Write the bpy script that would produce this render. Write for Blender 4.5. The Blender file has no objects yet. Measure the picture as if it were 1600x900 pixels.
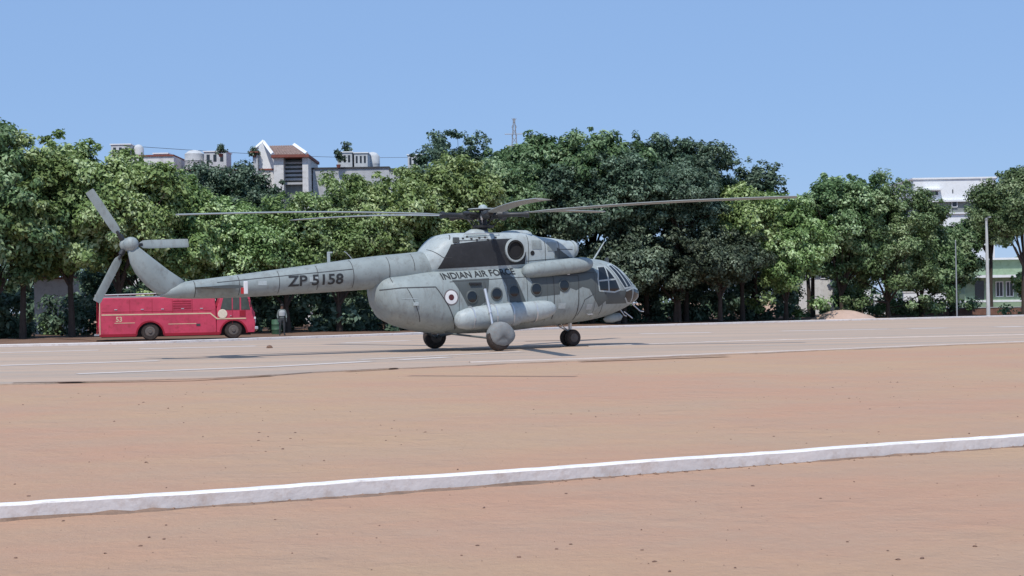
import bpy, bmesh, math, random
import numpy as np
from mathutils import Vector, Matrix
from mathutils.bvhtree import BVHTree

scene = bpy.context.scene
COL = scene.collection
R = math.radians

# ------------------------------------------------------------------ camera
FOC, ROLL, PITCH, EYE = 2265.0, R(0.95), math.atan(26 / 2265.0), 1.55
cam_data = bpy.data.cameras.new("camera")
cam = bpy.data.objects.new("camera", cam_data)
COL.objects.link(cam)
cam_data.sensor_width = 36.0
cam_data.lens = 36.0 * FOC / 1600.0
cam_data.clip_start = 0.1
cam_data.clip_end = 9000
FW = Vector((0, math.cos(PITCH), math.sin(PITCH)))
r0 = Vector((1, 0, 0)); u0 = r0.cross(FW)
RT = r0 * math.cos(ROLL) - u0 * math.sin(ROLL)
UP = u0 * math.cos(ROLL) + r0 * math.sin(ROLL)
m = Matrix((RT, UP, -FW)).transposed().to_4x4()
m.translation = Vector((0, 0, EYE))
cam.matrix_world = m
scene.camera = cam

# ------------------------------------------------------------------ light
SUN_EL, SUN_AZ = R(58), R(-105)          # azimuth from +X, counter-clockwise
sdir = Vector((math.cos(SUN_EL) * math.cos(SUN_AZ), math.cos(SUN_EL) * math.sin(SUN_AZ), math.sin(SUN_EL)))
world = bpy.data.worlds.new("World"); scene.world = world; world.use_nodes = True
wn = world.node_tree.nodes; wl = world.node_tree.links
sky = wn.new('ShaderNodeTexSky'); sky.sky_type = 'NISHITA'; sky.sun_disc = False
sky.sun_elevation = SUN_EL; sky.sun_rotation = math.atan2(sdir.x, sdir.y)
sky.air_density = 1.0; sky.dust_density = 0.0; sky.ozone_density = 4.0
# the photograph's sky is an even, hazeless blue: the physical sky is blended with one flat blue over the whole dome
skm = wn.new('ShaderNodeMix'); skm.data_type = 'RGBA'; skm.inputs[0].default_value = 0.78
wl.new(sky.outputs[0], skm.inputs[6]); skm.inputs[7].default_value = (2.30, 3.80, 6.75, 1)
wl.new(skm.outputs[2], wn['Background'].inputs[0])
wn['Background'].inputs[1].default_value = 0.12
sun_d = bpy.data.lights.new("sun", 'SUN'); sun_d.energy = 3.6; sun_d.angle = R(0.53); sun_d.color = (1.0, 0.955, 0.89)
sun = bpy.data.objects.new("sun", sun_d); COL.objects.link(sun)
sun.rotation_euler = (-sdir).to_track_quat('-Z', 'Y').to_euler()
scene.view_settings.view_transform = 'Standard'; scene.view_settings.look = 'None'
scene.view_settings.exposure = 0.0; scene.view_settings.gamma = 1.0

# ------------------------------------------------------------------ place helpers
def ray(px, py):
    return FW + RT * ((px - 800) / FOC) - UP * ((py - 450) / FOC)
def ground_at(px, py, z=0.0):
    d = ray(px, py); t = (z - EYE) / d.z
    return Vector((0, 0, EYE)) + d * t
def at(px, py, dep):                      # the point at depth dep (world y)
    d = ray(px, py); t = dep / d.y
    return Vector((0, 0, EYE)) + d * t

# ------------------------------------------------------------------ materials
def new_mat(name):
    mt = bpy.data.materials.new(name); mt.use_nodes = True
    nt = mt.node_tree; b = nt.nodes['Principled BSDF']
    return mt, nt, b
def mat(name, col, rough=0.6, metal=0.0, var=0.12, scale=3.0, bump=0.0, bscale=30, dirt=None, dirt_amt=0.3, spec=0.5, stretch=(1, 1, 1), coord='Object'):
    mt, nt, b = new_mat(name); N = nt.nodes; L = nt.links
    tc = N.new('ShaderNodeTexCoord'); mp = N.new('ShaderNodeMapping'); mp.inputs['Scale'].default_value = stretch
    L.new(tc.outputs[coord], mp.inputs[0])
    no = N.new('ShaderNodeTexNoise'); no.inputs['Scale'].default_value = scale; no.inputs['Detail'].default_value = 6; no.inputs['Roughness'].default_value = .62
    L.new(mp.outputs[0], no.inputs[0])
    cr = N.new('ShaderNodeValToRGB'); e = cr.color_ramp.elements
    e[0].position = .3; e[1].position = .7
    e[0].color = tuple(c * (1 - var) for c in col) + (1,); e[1].color = tuple(min(1, c * (1 + var)) for c in col) + (1,)
    L.new(no.outputs[0], cr.inputs[0]); out = cr.outputs[0]
    if dirt:
        n2 = N.new('ShaderNodeTexNoise'); n2.inputs['Scale'].default_value = scale * 2.7; n2.inputs['Detail'].default_value = 8; n2.inputs['Roughness'].default_value = .7
        L.new(mp.outputs[0], n2.inputs[0])
        c2 = N.new('ShaderNodeValToRGB'); c2.color_ramp.elements[0].position = .5; c2.color_ramp.elements[1].position = .72
        c2.color_ramp.elements[1].color = (dirt_amt,) * 3 + (1,)
        L.new(n2.outputs[0], c2.inputs[0])
        mx = N.new('ShaderNodeMix'); mx.data_type = 'RGBA'; L.new(c2.outputs[0], mx.inputs[0]); L.new(out, mx.inputs[6]); mx.inputs[7].default_value = (*dirt, 1)
        out = mx.outputs[2]
    L.new(out, b.inputs['Base Color'])
    b.inputs['Roughness'].default_value = rough; b.inputs['Metallic'].default_value = metal
    b.inputs['Specular IOR Level'].default_value = spec
    if bump:
        nb = N.new('ShaderNodeTexNoise'); nb.inputs['Scale'].default_value = bscale; nb.inputs['Detail'].default_value = 5
        L.new(tc.outputs[coord], nb.inputs[0])
        bp = N.new('ShaderNodeBump'); bp.inputs['Strength'].default_value = bump; bp.inputs['Distance'].default_value = 0.02
        L.new(nb.outputs[0], bp.inputs['Height']); L.new(bp.outputs[0], b.inputs['Normal'])
    return mt
def leaf_mat(name, c1, c2, glint, rough=.55):
    mt, nt, b = new_mat(name); N = nt.nodes; L = nt.links
    geo = N.new('ShaderNodeNewGeometry'); oi = N.new('ShaderNodeObjectInfo')
    cr = N.new('ShaderNodeValToRGB'); e = cr.color_ramp.elements
    e[0].position = 0; e[0].color = (*c1, 1); e[1].position = 1; e[1].color = (*glint, 1)  # the last colour carries the pale sky highlight on the leaves
    k = e.new(.55); k.color = (*c2, 1)
    no = N.new('ShaderNodeTexNoise'); no.inputs['Scale'].default_value = .45; no.inputs['Detail'].default_value = 3
    L.new(geo.outputs['Position'], no.inputs[0])
    ma = N.new('ShaderNodeMath'); ma.operation = 'MULTIPLY_ADD'; ma.inputs[1].default_value = .55
    L.new(geo.outputs['Random Per Island'], ma.inputs[0])
    m2 = N.new('ShaderNodeMath'); m2.operation = 'MULTIPLY_ADD'; m2.inputs[1].default_value = 1.5; m2.inputs[2].default_value = -.5
    L.new(no.outputs[0], m2.inputs[0]); L.new(m2.outputs[0], ma.inputs[2]); L.new(ma.outputs[0], cr.inputs[0])
    hs = N.new('ShaderNodeHueSaturation'); L.new(cr.outputs[0], hs.inputs['Color'])
    for i_, lo, hi in ((0, .485, .512), (2, .92, 1.30)):
        mr_ = N.new('ShaderNodeMapRange'); mr_.inputs['To Min'].default_value = lo; mr_.inputs['To Max'].default_value = hi
        if i_ == 2:
            fr = N.new('ShaderNodeMath'); fr.operation = 'MULTIPLY'; fr.inputs[1].default_value = 7.13; L.new(oi.outputs['Random'], fr.inputs[0])
            f2 = N.new('ShaderNodeMath'); f2.operation = 'FRACT'; L.new(fr.outputs[0], f2.inputs[0]); L.new(f2.outputs[0], mr_.inputs['Value'])
        else: L.new(oi.outputs['Random'], mr_.inputs['Value'])
        L.new(mr_.outputs[0], hs.inputs[i_])
    cr = hs
    L.new(cr.outputs[0], b.inputs['Base Color']); b.inputs['Roughness'].default_value = rough
    b.inputs['Specular IOR Level'].default_value = .35
    tr = N.new('ShaderNodeBsdfTranslucent'); mx = N.new('ShaderNodeMixShader'); mx.inputs[0].default_value = .22
    L.new(cr.outputs[0], tr.inputs[0]); L.new(b.outputs[0], mx.inputs[1]); L.new(tr.outputs[0], mx.inputs[2])
    L.new(mx.outputs[0], N['Material Output'].inputs[0])
    return mt

def ground_mat(name, base, alt, third, streak=False):
    mt, nt, b = new_mat(name); N = nt.nodes; L = nt.links
    tc = N.new('ShaderNodeTexCoord')
    mp = N.new('ShaderNodeMapping'); L.new(tc.outputs['Object'], mp.inputs[0])
    mp.inputs['Rotation'].default_value = (0, 0, R(-31))
    mp.inputs['Scale'].default_value = (.10, 1, 1) if streak else (.85, 1, 1)
    def noise(sc, det, src=mp, ro=.6):
        n = N.new('ShaderNodeTexNoise'); n.inputs['Scale'].default_value = sc; n.inputs['Detail'].default_value = det; n.inputs['Roughness'].default_value = ro
        L.new(src.outputs[0], n.inputs[0]); return n
    def ramp(src, a, bb, c0=(0, 0, 0, 1), c1=(1, 1, 1, 1)):
        r = N.new('ShaderNodeValToRGB'); r.color_ramp.elements[0].position = a; r.color_ramp.elements[1].position = bb
        r.color_ramp.elements[0].color = c0; r.color_ramp.elements[1].color = c1
        L.new(src.outputs[0], r.inputs[0]); return r
    def mix(f, a, bb, amt=None):
        x = N.new('ShaderNodeMix'); x.data_type = 'RGBA'
        L.new(f, x.inputs[0]); 
        if isinstance(a, tuple): x.inputs[6].default_value = (*a, 1)
        else: L.new(a, x.inputs[6])
        if isinstance(bb, tuple): x.inputs[7].default_value = (*bb, 1)
        else: L.new(bb, x.inputs[7])
        return x.outputs[2]
    big = ramp(noise(.16 if not streak else .55, 6), .42, .58)
    mid = ramp(noise(.55 if not streak else 1.2, 9, ro=.7), .42, .72, c1=(.8, .8, .8, 1))
    fine = ramp(noise(9, 8, ro=.75), .3, .75)
    c = mix(big.outputs[0], base, alt)
    c = mix(mid.outputs[0], c, third)
    dark = tuple(v * .80 for v in base)
    fm = N.new('ShaderNodeMath'); fm.operation = 'MULTIPLY'; fm.inputs[1].default_value = .38; L.new(fine.outputs[0], fm.inputs[0])
    c = mix(fm.outputs[0], c, dark)
    # sparse specks of darker grit in drifting patches
    vo = N.new('ShaderNodeTexVoronoi'); vo.inputs['Scale'].default_value = 9; L.new(tc.outputs['Object'], vo.inputs[0])
    sp = ramp(vo, .04, .12, (1, 1, 1, 1), (0, 0, 0, 1))
    pa = ramp(noise(.5, 5), .52, .66)
    pm = N.new('ShaderNodeMath'); pm.operation = 'MULTIPLY'; L.new(sp.outputs[0], pm.inputs[0]); L.new(pa.outputs[0], pm.inputs[1])
    c = mix(pm.outputs[0], c, tuple(v * .72 for v in base))
    L.new(c, b.inputs['Base Color'])
    b.inputs['Roughness'].default_value = .93; b.inputs['Specular IOR Level'].default_value = .2
    nb = noise(14, 9, tc_src(tc, N, L), .7); n2 = noise(1.6, 5, tc_src(tc, N, L), .55)
    ad = N.new('ShaderNodeMath'); ad.operation = 'MULTIPLY_ADD'; ad.inputs[1].default_value = 3.0; L.new(n2.outputs[0], ad.inputs[0]); L.new(nb.outputs[0], ad.inputs[2])
    bp = N.new('ShaderNodeBump'); bp.inputs['Strength'].default_value = .7; bp.inputs['Distance'].default_value = .035
    v3 = N.new('ShaderNodeTexVoronoi'); v3.inputs['Scale'].default_value = 3.2; v3.feature = 'SMOOTH_F1'; L.new(tc.outputs['Object'], v3.inputs[0])
    p3 = N.new('ShaderNodeMath'); p3.operation = 'MULTIPLY'; L.new(v3.outputs['Distance'], p3.inputs[0]); L.new(pa.outputs[0], p3.inputs[1])
    a3 = N.new('ShaderNodeMath'); a3.operation = 'MULTIPLY_ADD'; a3.inputs[1].default_value = 2.2; L.new(p3.outputs[0], a3.inputs[0]); L.new(ad.outputs[0], a3.inputs[2])
    L.new(a3.outputs[0], bp.inputs['Height']); L.new(bp.outputs[0], b.inputs['Normal'])
    return mt
def tc_src(tc, N, L):
    mp = N.new('ShaderNodeMapping'); L.new(tc.outputs['Object'], mp.inputs[0]); return mp

M = {}
M['soil'] = ground_mat('red_soil', (.505, .300, .200), (.50, .335, .212), (.445, .318, .228))
M['tarmac'] = ground_mat('dusty_paving', (.51, .39, .30), (.385, .33, .28), (.54, .355, .245), streak=True)
M['verge'] = ground_mat('shaded_litter', (.22, .13, .09), (.16, .10, .075), (.26, .18, .13))  # litter brown, darkened for the shade under the trees
M['whitewash'] = mat('whitewash', (.82, .80, .78), .85, var=.08, scale=3, dirt=(.50, .40, .35), dirt_amt=.5, bump=.5, bscale=30)
M['kerb_face'] = mat('dirty_shaded_whitewash', (.60, .56, .55), .9, var=.08, scale=1.6, dirt=(.42, .33, .28), dirt_amt=.85, bump=.4, bscale=16)  # dirty whitewash, greyed for the weaker light on the kerb face
M['paint_line'] = mat('worn_white_line', (.60, .53, .48), .8, var=.1, scale=2, dirt=(.5, .42, .36), dirt_amt=.6)
M['crust'] = mat('dark_earth_crust', (.26, .165, .115), .95, var=.3, scale=6)
M['grey'] = mat('matt_grey_paint', (.278, .322, .322), .6, var=.12, scale=1.7, dirt=(.15, .14, .13), dirt_amt=.6, bump=.25, bscale=5, stretch=(1.7, 1.7, .6))
M['grey_dark'] = mat('dark_matt_grey', (.078, .092, .092), .55, var=.1, scale=2, dirt=(.08, .08, .08), dirt_amt=.4)
M['grey_light'] = mat('pale_grey_paint', (.39, .44, .445), .5, var=.10, scale=2.4, dirt=(.22, .22, .21), dirt_amt=.6, bump=.25, bscale=5)
M['grey_boom'] = mat('boom_grey_paint', (.262, .302, .302), .6, var=.12, scale=1.3, dirt=(.14, .135, .125), dirt_amt=.65, stretch=(1.2, 1.6, .8), bump=.2, bscale=4)
M['soot'] = mat('charcoal_heat_panel', (.020, .021, .024), .65, var=.25, scale=2.2, dirt=(.04, .042, .045), dirt_amt=.5)
M['black'] = mat('flat_black', (.008, .008, .009), .8, var=.2)  # plain black for the exhaust mouth and the vent disc
M['glass'] = mat('dark_glass', (.012, .014, .016), .08, var=.1, spec=.6)
M['seam'] = mat('dark_seam', (.05, .052, .055), .8, var=.2)  # dark grey for joints and small fittings
M['rubber'] = mat('dusty_rubber', (.035, .028, .025), .85, var=.25, scale=6, dirt=(.16, .09, .06), dirt_amt=.6)
M['steel'] = mat('bright_steel', (.62, .63, .64), .3, metal=.6, var=.06)
M['hub'] = mat('greasy_hub_metal', (.045, .047, .05), .5, metal=.4, var=.25, scale=8)
M['blade'] = mat('rotor_blade_grey', (.27, .29, .28), .5, var=.08, scale=1.2, stretch=(1, 4, 4))
M['text'] = mat('stencil_black', (.022, .024, .026), .6, var=.3, scale=20)
M['white'] = mat('white_marking', (.72, .72, .72), .5, var=.06)
M['maroon'] = mat('roundel_centre', (.09, .018, .02), .5, var=.1)
M['slate'] = mat('roundel_rim', (.17, .15, .15), .5, var=.1)
M['red_paint'] = mat('red_marker', (.5, .03, .03), .5, var=.1)
M['canvas'] = mat('grey_canvas_cover', (.21, .225, .23), .85, var=.12, scale=5, dirt=(.26, .18, .14), dirt_amt=.5, bump=.5, bscale=9)
M['engine_red'] = mat('fire_engine_red', (.56, .055, .105), .42, var=.16, scale=1.3, dirt=(.30, .035, .045), dirt_amt=.7)
M['engine_red_dark'] = mat('fire_engine_deep_red', (.30, .008, .022), .45, var=.15, scale=1.3)
M['cream'] = mat('cream_stripe', (.68, .52, .34), .5, var=.1)
M['emblem'] = mat('cream_emblem', (.75, .66, .52), .5, var=.15, scale=14, dirt=(.55, .32, .2), dirt_amt=.8)
M['chassis'] = mat('black_chassis', (.02, .018, .017), .7, var=.2)
M['bark'] = mat('grey_brown_bark', (.06, .045, .035), .9, var=.3, scale=4, bump=.6, bscale=12)
M['bark_pale'] = mat('pale_bark', (.28, .25, .22), .9, var=.25, scale=4, bump=.5, bscale=12)
M['leaf_a'] = leaf_mat('fresh_green_leaf', (.05, .10, .03), (.20, .295, .095), (.56, .67, .38))
M['leaf_b'] = leaf_mat('dark_mango_leaf', (.020, .044, .028), (.066, .112, .066), (.28, .38, .27))
M['leaf_c'] = leaf_mat('mid_green_leaf', (.035, .075, .028), (.135, .215, .085), (.44, .55, .32))
M['leaf_d'] = leaf_mat('shaded_leaf', (.018, .032, .018), (.055, .078, .045), (.27, .33, .23))  # the shade below the canopy is put into this leaf colour
M['wall_white'] = mat('white_plaster', (.80, .82, .83), .8, var=.05, scale=1, dirt=(.5, .5, .5), dirt_amt=.35)
M['wall_cream'] = mat('weathered_pale_plaster', (.66, .65, .63), .85, var=.12, scale=.8, dirt=(.3, .28, .26), dirt_amt=.7)
M['wall_grey'] = mat('weathered_grey_plaster', (.46, .47, .48), .85, var=.14, scale=.8, dirt=(.3, .3, .3), dirt_amt=.6)
M['band_grey'] = mat('grey_band_paint', (.23, .25, .24), .8, var=.08)
M['green_wall'] = mat('green_plaster', (.27, .37, .25), .85, var=.1, scale=1, dirt=(.1, .15, .08), dirt_amt=.5)
M['tile'] = mat('brown_roof_tile', (.27, .19, .165), .85, var=.25, scale=3, dirt=(.32, .27, .24), dirt_amt=.6)
M['trim_red'] = mat('red_oxide_coping', (.22, .07, .05), .8, var=.15)
M['concrete'] = mat('pole_concrete', (.50, .51, .50), .85, var=.12, scale=2)
M['window_dark'] = mat('dark_window_pane', (.03, .035, .04), .15, var=.2)
M['tank_grey'] = mat('rooftop_tank_plaster', (.52, .54, .55), .8, var=.15, scale=2, dirt=(.35, .36, .37), dirt_amt=.6)
M['tank_black'] = mat('black_plastic_tank', (.05, .055, .06), .5, var=.15)
M['sand'] = mat('pinkish_sand', (.50, .36, .29), .95, var=.1, scale=2, bump=.6, bscale=8)
M['brick'] = mat('red_brown_earth_wall', (.21, .11, .08), .9, var=.25, scale=3)
M['galv'] = mat('galvanised_steel', (.38, .40, .41), .5, metal=.5, var=.1)
M['cab_glass'] = mat('green_reflection_glass', (.07, .085, .075), .15, var=.3, scale=3)  # green tree reflection is put into the glass colour
M['rim_dusty'] = mat('dusty_wheel_rim', (.12, .105, .095), .7, var=.2, scale=5, dirt=(.20, .13, .09), dirt_amt=.7)
M['skin'] = mat('brown_skin', (.16, .08, .05), .6, var=.08)
M['shirt'] = mat('dark_khaki_uniform', (.085, .09, .075), .9, var=.15, scale=8)
M['hair'] = mat('black_hair', (.01, .009, .008), .7)
M['vest'] = mat('pale_grey_vest', (.40, .42, .42), .9, var=.1)
M['drum'] = mat('faded_green_drum', (.05, .12, .07), .6, var=.15)
M['foot_earth'] = mat('dark_foot_earth', (.23, .15, .105), .95, var=.35, scale=5, bump=.6, bscale=40)  # darker earth tone for the strip along the kerb foot
M['stone'] = mat('brown_stone', (.20, .12, .085), .9, var=.3, scale=8)

# ------------------------------------------------------------------ mesh helpers
class MB:
    def __init__(s): s.v = []; s.f = []; s.mi = []
    def add(s, vs, fs, mi=0):
        o = len(s.v); s.v += [tuple(v) for v in vs]; s.f += [tuple(i + o for i in f) for f in fs]; s.mi += [mi] * len(fs); return s
    def box(s, x0, x1, y0, y1, z0, z1, mi=0):
        vs = [(x, y, z) for x in (x0, x1) for y in (y0, y1) for z in (z0, z1)]
        return s.add(vs, [(0, 1, 3, 2), (4, 6, 7, 5), (0, 4, 5, 1), (2, 3, 7, 6), (0, 2, 6, 4), (1, 5, 7, 3)], mi)
    def rings(s, rings, cap=True, mi=0, closed=True):
        n = len(rings[0]); vs = [p for r in rings for p in r]; fs = []
        for i in range(len(rings) - 1):
            for j in range(n if closed else n - 1):
                k = (j + 1) % n; fs.append((i * n + j, i * n + k, (i + 1) * n + k, (i + 1) * n + j))
        if cap: fs.append(tuple(range(n))[::-1]); fs.append(tuple(range((len(rings) - 1) * n, len(rings) * n)))
        return s.add(vs, fs, mi)
    def tube(s, pts, rad, n=8, mi=0):
        pts = [Vector(p) for p in pts]
        if not isinstance(rad, (list, tuple)): rad = [rad] * len(pts)
        rr = []; ref = None
        for i, p in enumerate(pts):
            d = (pts[min(i + 1, len(pts) - 1)] - pts[max(i - 1, 0)]).normalized()
            if ref is None: ref = Vector((0, 0, 1)) if abs(d.z) < .9 else Vector((1, 0, 0))
            a = d.cross(ref).normalized(); b = d.cross(a).normalized(); ref = -b if False else ref
            rr.append([p + (a * math.cos(2 * math.pi * j / n) + b * math.sin(2 * math.pi * j / n)) * rad[i] for j in range(n)])
        return s.rings(rr, True, mi)
    def lathe(s, c, axis, prof, n=24, mi=0, sx=1.0, sz=1.0):   # prof: (offset along axis, radius)
        c = Vector(c); ax = Vector(axis).normalized(); ref = Vector((0, 0, 1)) if abs(ax.z) < .9 else Vector((1, 0, 0))
        a = ax.cross(ref).normalized(); b = ax.cross(a).normalized()
        rr = [[c + ax * o + (a * math.cos(2 * math.pi * j / n) * sx + b * math.sin(2 * math.pi * j / n) * sz) * max(r, 1e-4) for j in range(n)] for o, r in prof]
        return s.rings(rr, True, mi)
    def prism(s, poly, y0, y1, inset=0.0, mi=0, plane='xz'):
        n = len(poly); cx = sum(p[0] for p in poly) / n; cz = sum(p[1] for p in poly) / n
        def P(p, y, k):
            x = p[0] + (cx - p[0]) * k; z = p[1] + (cz - p[1]) * k
            return (x, y, z) if plane == 'xz' else (x, z, y)
        if inset:
            ym = (y0 + y1) / 2; t = (y1 - y0)
            rr = [[P(p, y0, inset) for p in poly], [P(p, y0 + t * .22, inset * .25) for p in poly], [P(p, ym, 0) for p in poly], [P(p, y1 - t * .22, inset * .25) for p in poly], [P(p, y1, inset) for p in poly]]
        else: rr = [[P(p, y0, 0) for p in poly], [P(p, y1, 0) for p in poly]]
        return s.rings(rr, True, mi)
def link(o, parent=None):
    COL.objects.link(o)
    if parent is not None: o.parent = parent
    return o
def obj(name, mb, mats, parent=None, smooth=False, loc=None, angle=None):
    me = bpy.data.meshes.new(name); me.from_pydata(mb.v, [], mb.f)
    if not isinstance(mats, (list, tuple)): mats = [mats]
    for k in mats: me.materials.append(M[k] if isinstance(k, str) else k)
    if len(mats) > 1: me.polygons.foreach_set('material_index', mb.mi)
    bm = bmesh.new(); bm.from_mesh(me); bmesh.ops.recalc_face_normals(bm, faces=bm.faces)
    bm.to_mesh(me); bm.free()
    if smooth:
        me.polygons.foreach_set('use_smooth', [True] * len(me.polygons))
        me.set_sharp_from_angle(angle=R(angle or 42))
    o = bpy.data.objects.new(name, me); link(o, parent)
    if loc is not None: o.location = loc
    return o
def bevel(o, w=.02, seg=2):
    b = o.modifiers.new('bevel', 'BEVEL'); b.width = w; b.segments = seg; b.limit_method = 'ANGLE'; b.angle_limit = R(40); return o
def tag(o, label=None, cat=None, group=None, kind=None):
    if label: o['label'] = label
    if cat: o['category'] = cat
    if group: o['group'] = group
    if kind: o['kind'] = kind
    return o
def thing(name, label, cat, loc=(0, 0, 0), rz=0, group=None):
    o = bpy.data.objects.new(name, None); COL.objects.link(o); o.empty_display_size = .3
    o.location = loc; o.rotation_euler = (0, 0, rz); return tag(o, label, cat, group)

# ------------------------------------------------------------------ ground
rng = random.Random(7); nrg = np.random.default_rng(7)
def resample(pts, step):
    out = []
    for a, b in zip(pts[:-1], pts[1:]):
        n = max(1, int((b - a).length / step))
        out += [a.lerp(b, i / n) for i in range(n)]
    out.append(pts[-1]); return out
def smooth_line(pix, ext=(60, 120), step=1.0, z=0, sm=4):
    p = [ground_at(*q, z) for q in pix]
    p = [p[0] + (p[0] - p[1]).normalized() * ext[0]] + p + [p[-1] + (p[-1] - p[-2]).normalized() * ext[1]]
    out = resample(p, step)
    for _ in range(sm):
        out = [out[0]] + [(out[i - 1] + out[i] * 2 + out[i + 1]) / 4 for i in range(1, len(out) - 1)] + [out[-1]]
    return out
KF = smooth_line([(0, 543.5), (235, 538.5), (420, 532), (620, 525), (900, 514), (1250, 504), (1600, 495)], (60, 150), 1.0)      # far kerb, front foot
TE = smooth_line([(0, 602), (300, 594), (600, 577.5), (880, 566), (1200, 552), (1600, 536)], (30, 150), .5)  # near paving edge
NF = smooth_line([(0, 814), (400, 786), (800, 756.5), (1200, 726.5), (1600, 697)], (8, 14), .15, 0, 160)             # near kerb, front foot
def normals2(p):
    out = []
    for i in range(len(p)):
        d = (p[min(i + 1, len(p) - 1)] - p[max(i - 1, 0)]).normalized(); out.append(Vector((-d.y, d.x, 0)))
    return out

g = MB(); S = 4000
xs = [-S, -300, -60, 60, 300, S]; ys = [-60, 4, 60, 300, S]
vs = [(x, y, 0) for y in ys for x in xs]; fs = [(j * 6 + i, j * 6 + i + 1, (j + 1) * 6 + i + 1, (j + 1) * 6 + i) for j in range(4) for i in range(5)]
g.add(vs, fs); tag(obj('ground', g, 'soil'), kind='structure')

# paving: from its ragged near edge to the far kerb, a slab 5 cm proud of the soil
def wob(i, a=.12): return a * (math.sin(i * .61) + .6 * math.sin(i * 1.73 + 1) + .5 * rng.uniform(-1, 1))
g = MB()
te = [p + n * wob(i) for i, (p, n) in enumerate(zip(TE, normals2(TE)))]
kf = KF
n = 220
def samp(p, t):
    L = [0]
    for a, b in zip(p[:-1], p[1:]): L.append(L[-1] + (b - a).length)
    d = t * L[-1]
    for i in range(len(L) - 1):
        if d <= L[i + 1] or i == len(L) - 2: return p[i].lerp(p[i + 1], (d - L[i]) / max(1e-9, L[i + 1] - L[i]))
N1 = 600
a_ = [samp(te, i / N1) for i in range(N1 + 1)]; b_ = [samp(kf, i / N1) for i in range(N1 + 1)]
r1 = [Vector((p.x, p.y, -.02)) for p in a_]; r2 = [Vector((p.x, p.y, .03)) for p in a_]; r3 = [Vector((p.x, p.y, .035)) for p in b_]
g.rings([r1, r2, r3], cap=False, closed=False); tag(obj('paving', g, 'tarmac'), kind='structure')

# ground under the trees, 4 mm above the soil sheet, mounded a little
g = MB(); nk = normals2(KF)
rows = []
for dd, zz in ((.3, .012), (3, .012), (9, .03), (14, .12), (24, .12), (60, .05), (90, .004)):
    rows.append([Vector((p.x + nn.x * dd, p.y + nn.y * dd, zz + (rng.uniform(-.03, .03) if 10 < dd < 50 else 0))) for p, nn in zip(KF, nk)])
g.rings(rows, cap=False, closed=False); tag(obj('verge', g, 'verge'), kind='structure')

# painted lines on the paving (4 mm above it)
def strip(name, pix, w, z, matn, gaps=0, seed=1, label=None):
    rr = random.Random(seed); p = resample([ground_at(*q, z) for q in pix], .5); nn = normals2(p); g = MB(); i = 0
    while i < len(p) - 2:
        ln = rr.randint(4, 16) if gaps else len(p); j = min(len(p) - 1, i + ln)
        ww = w * rr.uniform(.7, 1.1) if gaps else w
        g.rings([[p[k] - nn[k] * ww / 2 for k in range(i, j + 1)], [p[k] + nn[k] * ww / 2 for k in range(i, j + 1)]], cap=False, closed=False)
        i = j + (rr.randint(1, gaps) if gaps else 1)
    return obj(name, g, matn)
for pix, w, gp, sd in (
                       ([(0, 551), (420, 540), (640, 532)], .9, 14, 3),
                       ([(560, 562), (760, 552), (905, 545)], .5, 8, 5),
                       ([(1000, 521.5), (1600, 510)], 1.3, 10, 4), ([(120, 584), (420, 573), (700, 558)], .6, 9, 6), ([(0, 571), (300, 562)], .7, 9, 7)):
    tag(strip('painted_line', pix, w, .039, 'paint_line', gp, sd), kind='structure')
# thin dark strips: one along the paving edge, the others earth ruts and joints
for pix, w, gp, sd in (([(20, 598), (300, 592.5), (620, 574.5)], .18, 4, 11), ([(640, 587), (900, 588)], .35, 5, 12),
                       ([(905, 563.5), (1210, 553)], .4, 6, 16), ([(1140, 586), (1200, 585.5)], .12, 0, 17), ([(820,533),(990,529)], .5, 5, 18)):
    tag(strip('dark_strip', pix, w, .044 if sd in (14, 15, 18) else (.004 if sd in (12, 13, 17) else .038), 'crust', gp, sd), kind='structure')

# kerbs
def kerb(name, line, h, w, mats, jitter=.006, tag_=None):
    g = MB(); nn = normals2(line); prof = [(0, -.05), (.0, 0), (.008, h * .90), (.018, h), (w, h), (w + .005, 0), (w + .005, -.05)]
    rr = [[] for _ in prof]
    for i, (p, q) in enumerate(zip(line, nn)):
        ph = 0.004 * math.sin(i * .37) + rng.uniform(-jitter, jitter) * .5
        for k, (a, z) in enumerate(prof):
            rr[k].append(Vector((p.x + q.x * (a + (ph if k < 3 else 0)), p.y + q.y * (a + (ph if k < 3 else 0)), z + (ph * .7 if k in (2, 3, 4) else 0))))
    for k in range(len(prof) - 1): g.rings([rr[k], rr[k + 1]], cap=False, closed=False, mi=0 if k in (2, 3) else 1)
    return obj(name, g, mats)
tag(kerb('near_kerb', NF, .115, .14, ['whitewash', 'kerb_face']), kind='structure')
tag(kerb('far_kerb', KF, .15, .30, ['whitewash', 'kerb_face'], .01), kind='structure')
tag(kerb('edging_strip', smooth_line([(735, 566.5), (1000, 558), (1300, 546), (1600, 534)], (0, 150), .4, .03), .05, .12, ['paint_line', 'paint_line'], .012), kind='structure')
tag(kerb('edging_strip', smooth_line([(920, 541.5), (1150, 533), (1600, 523)], (0, 150), .4, .03), .05, .12, ['paint_line', 'paint_line'], .012), kind='structure')
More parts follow.
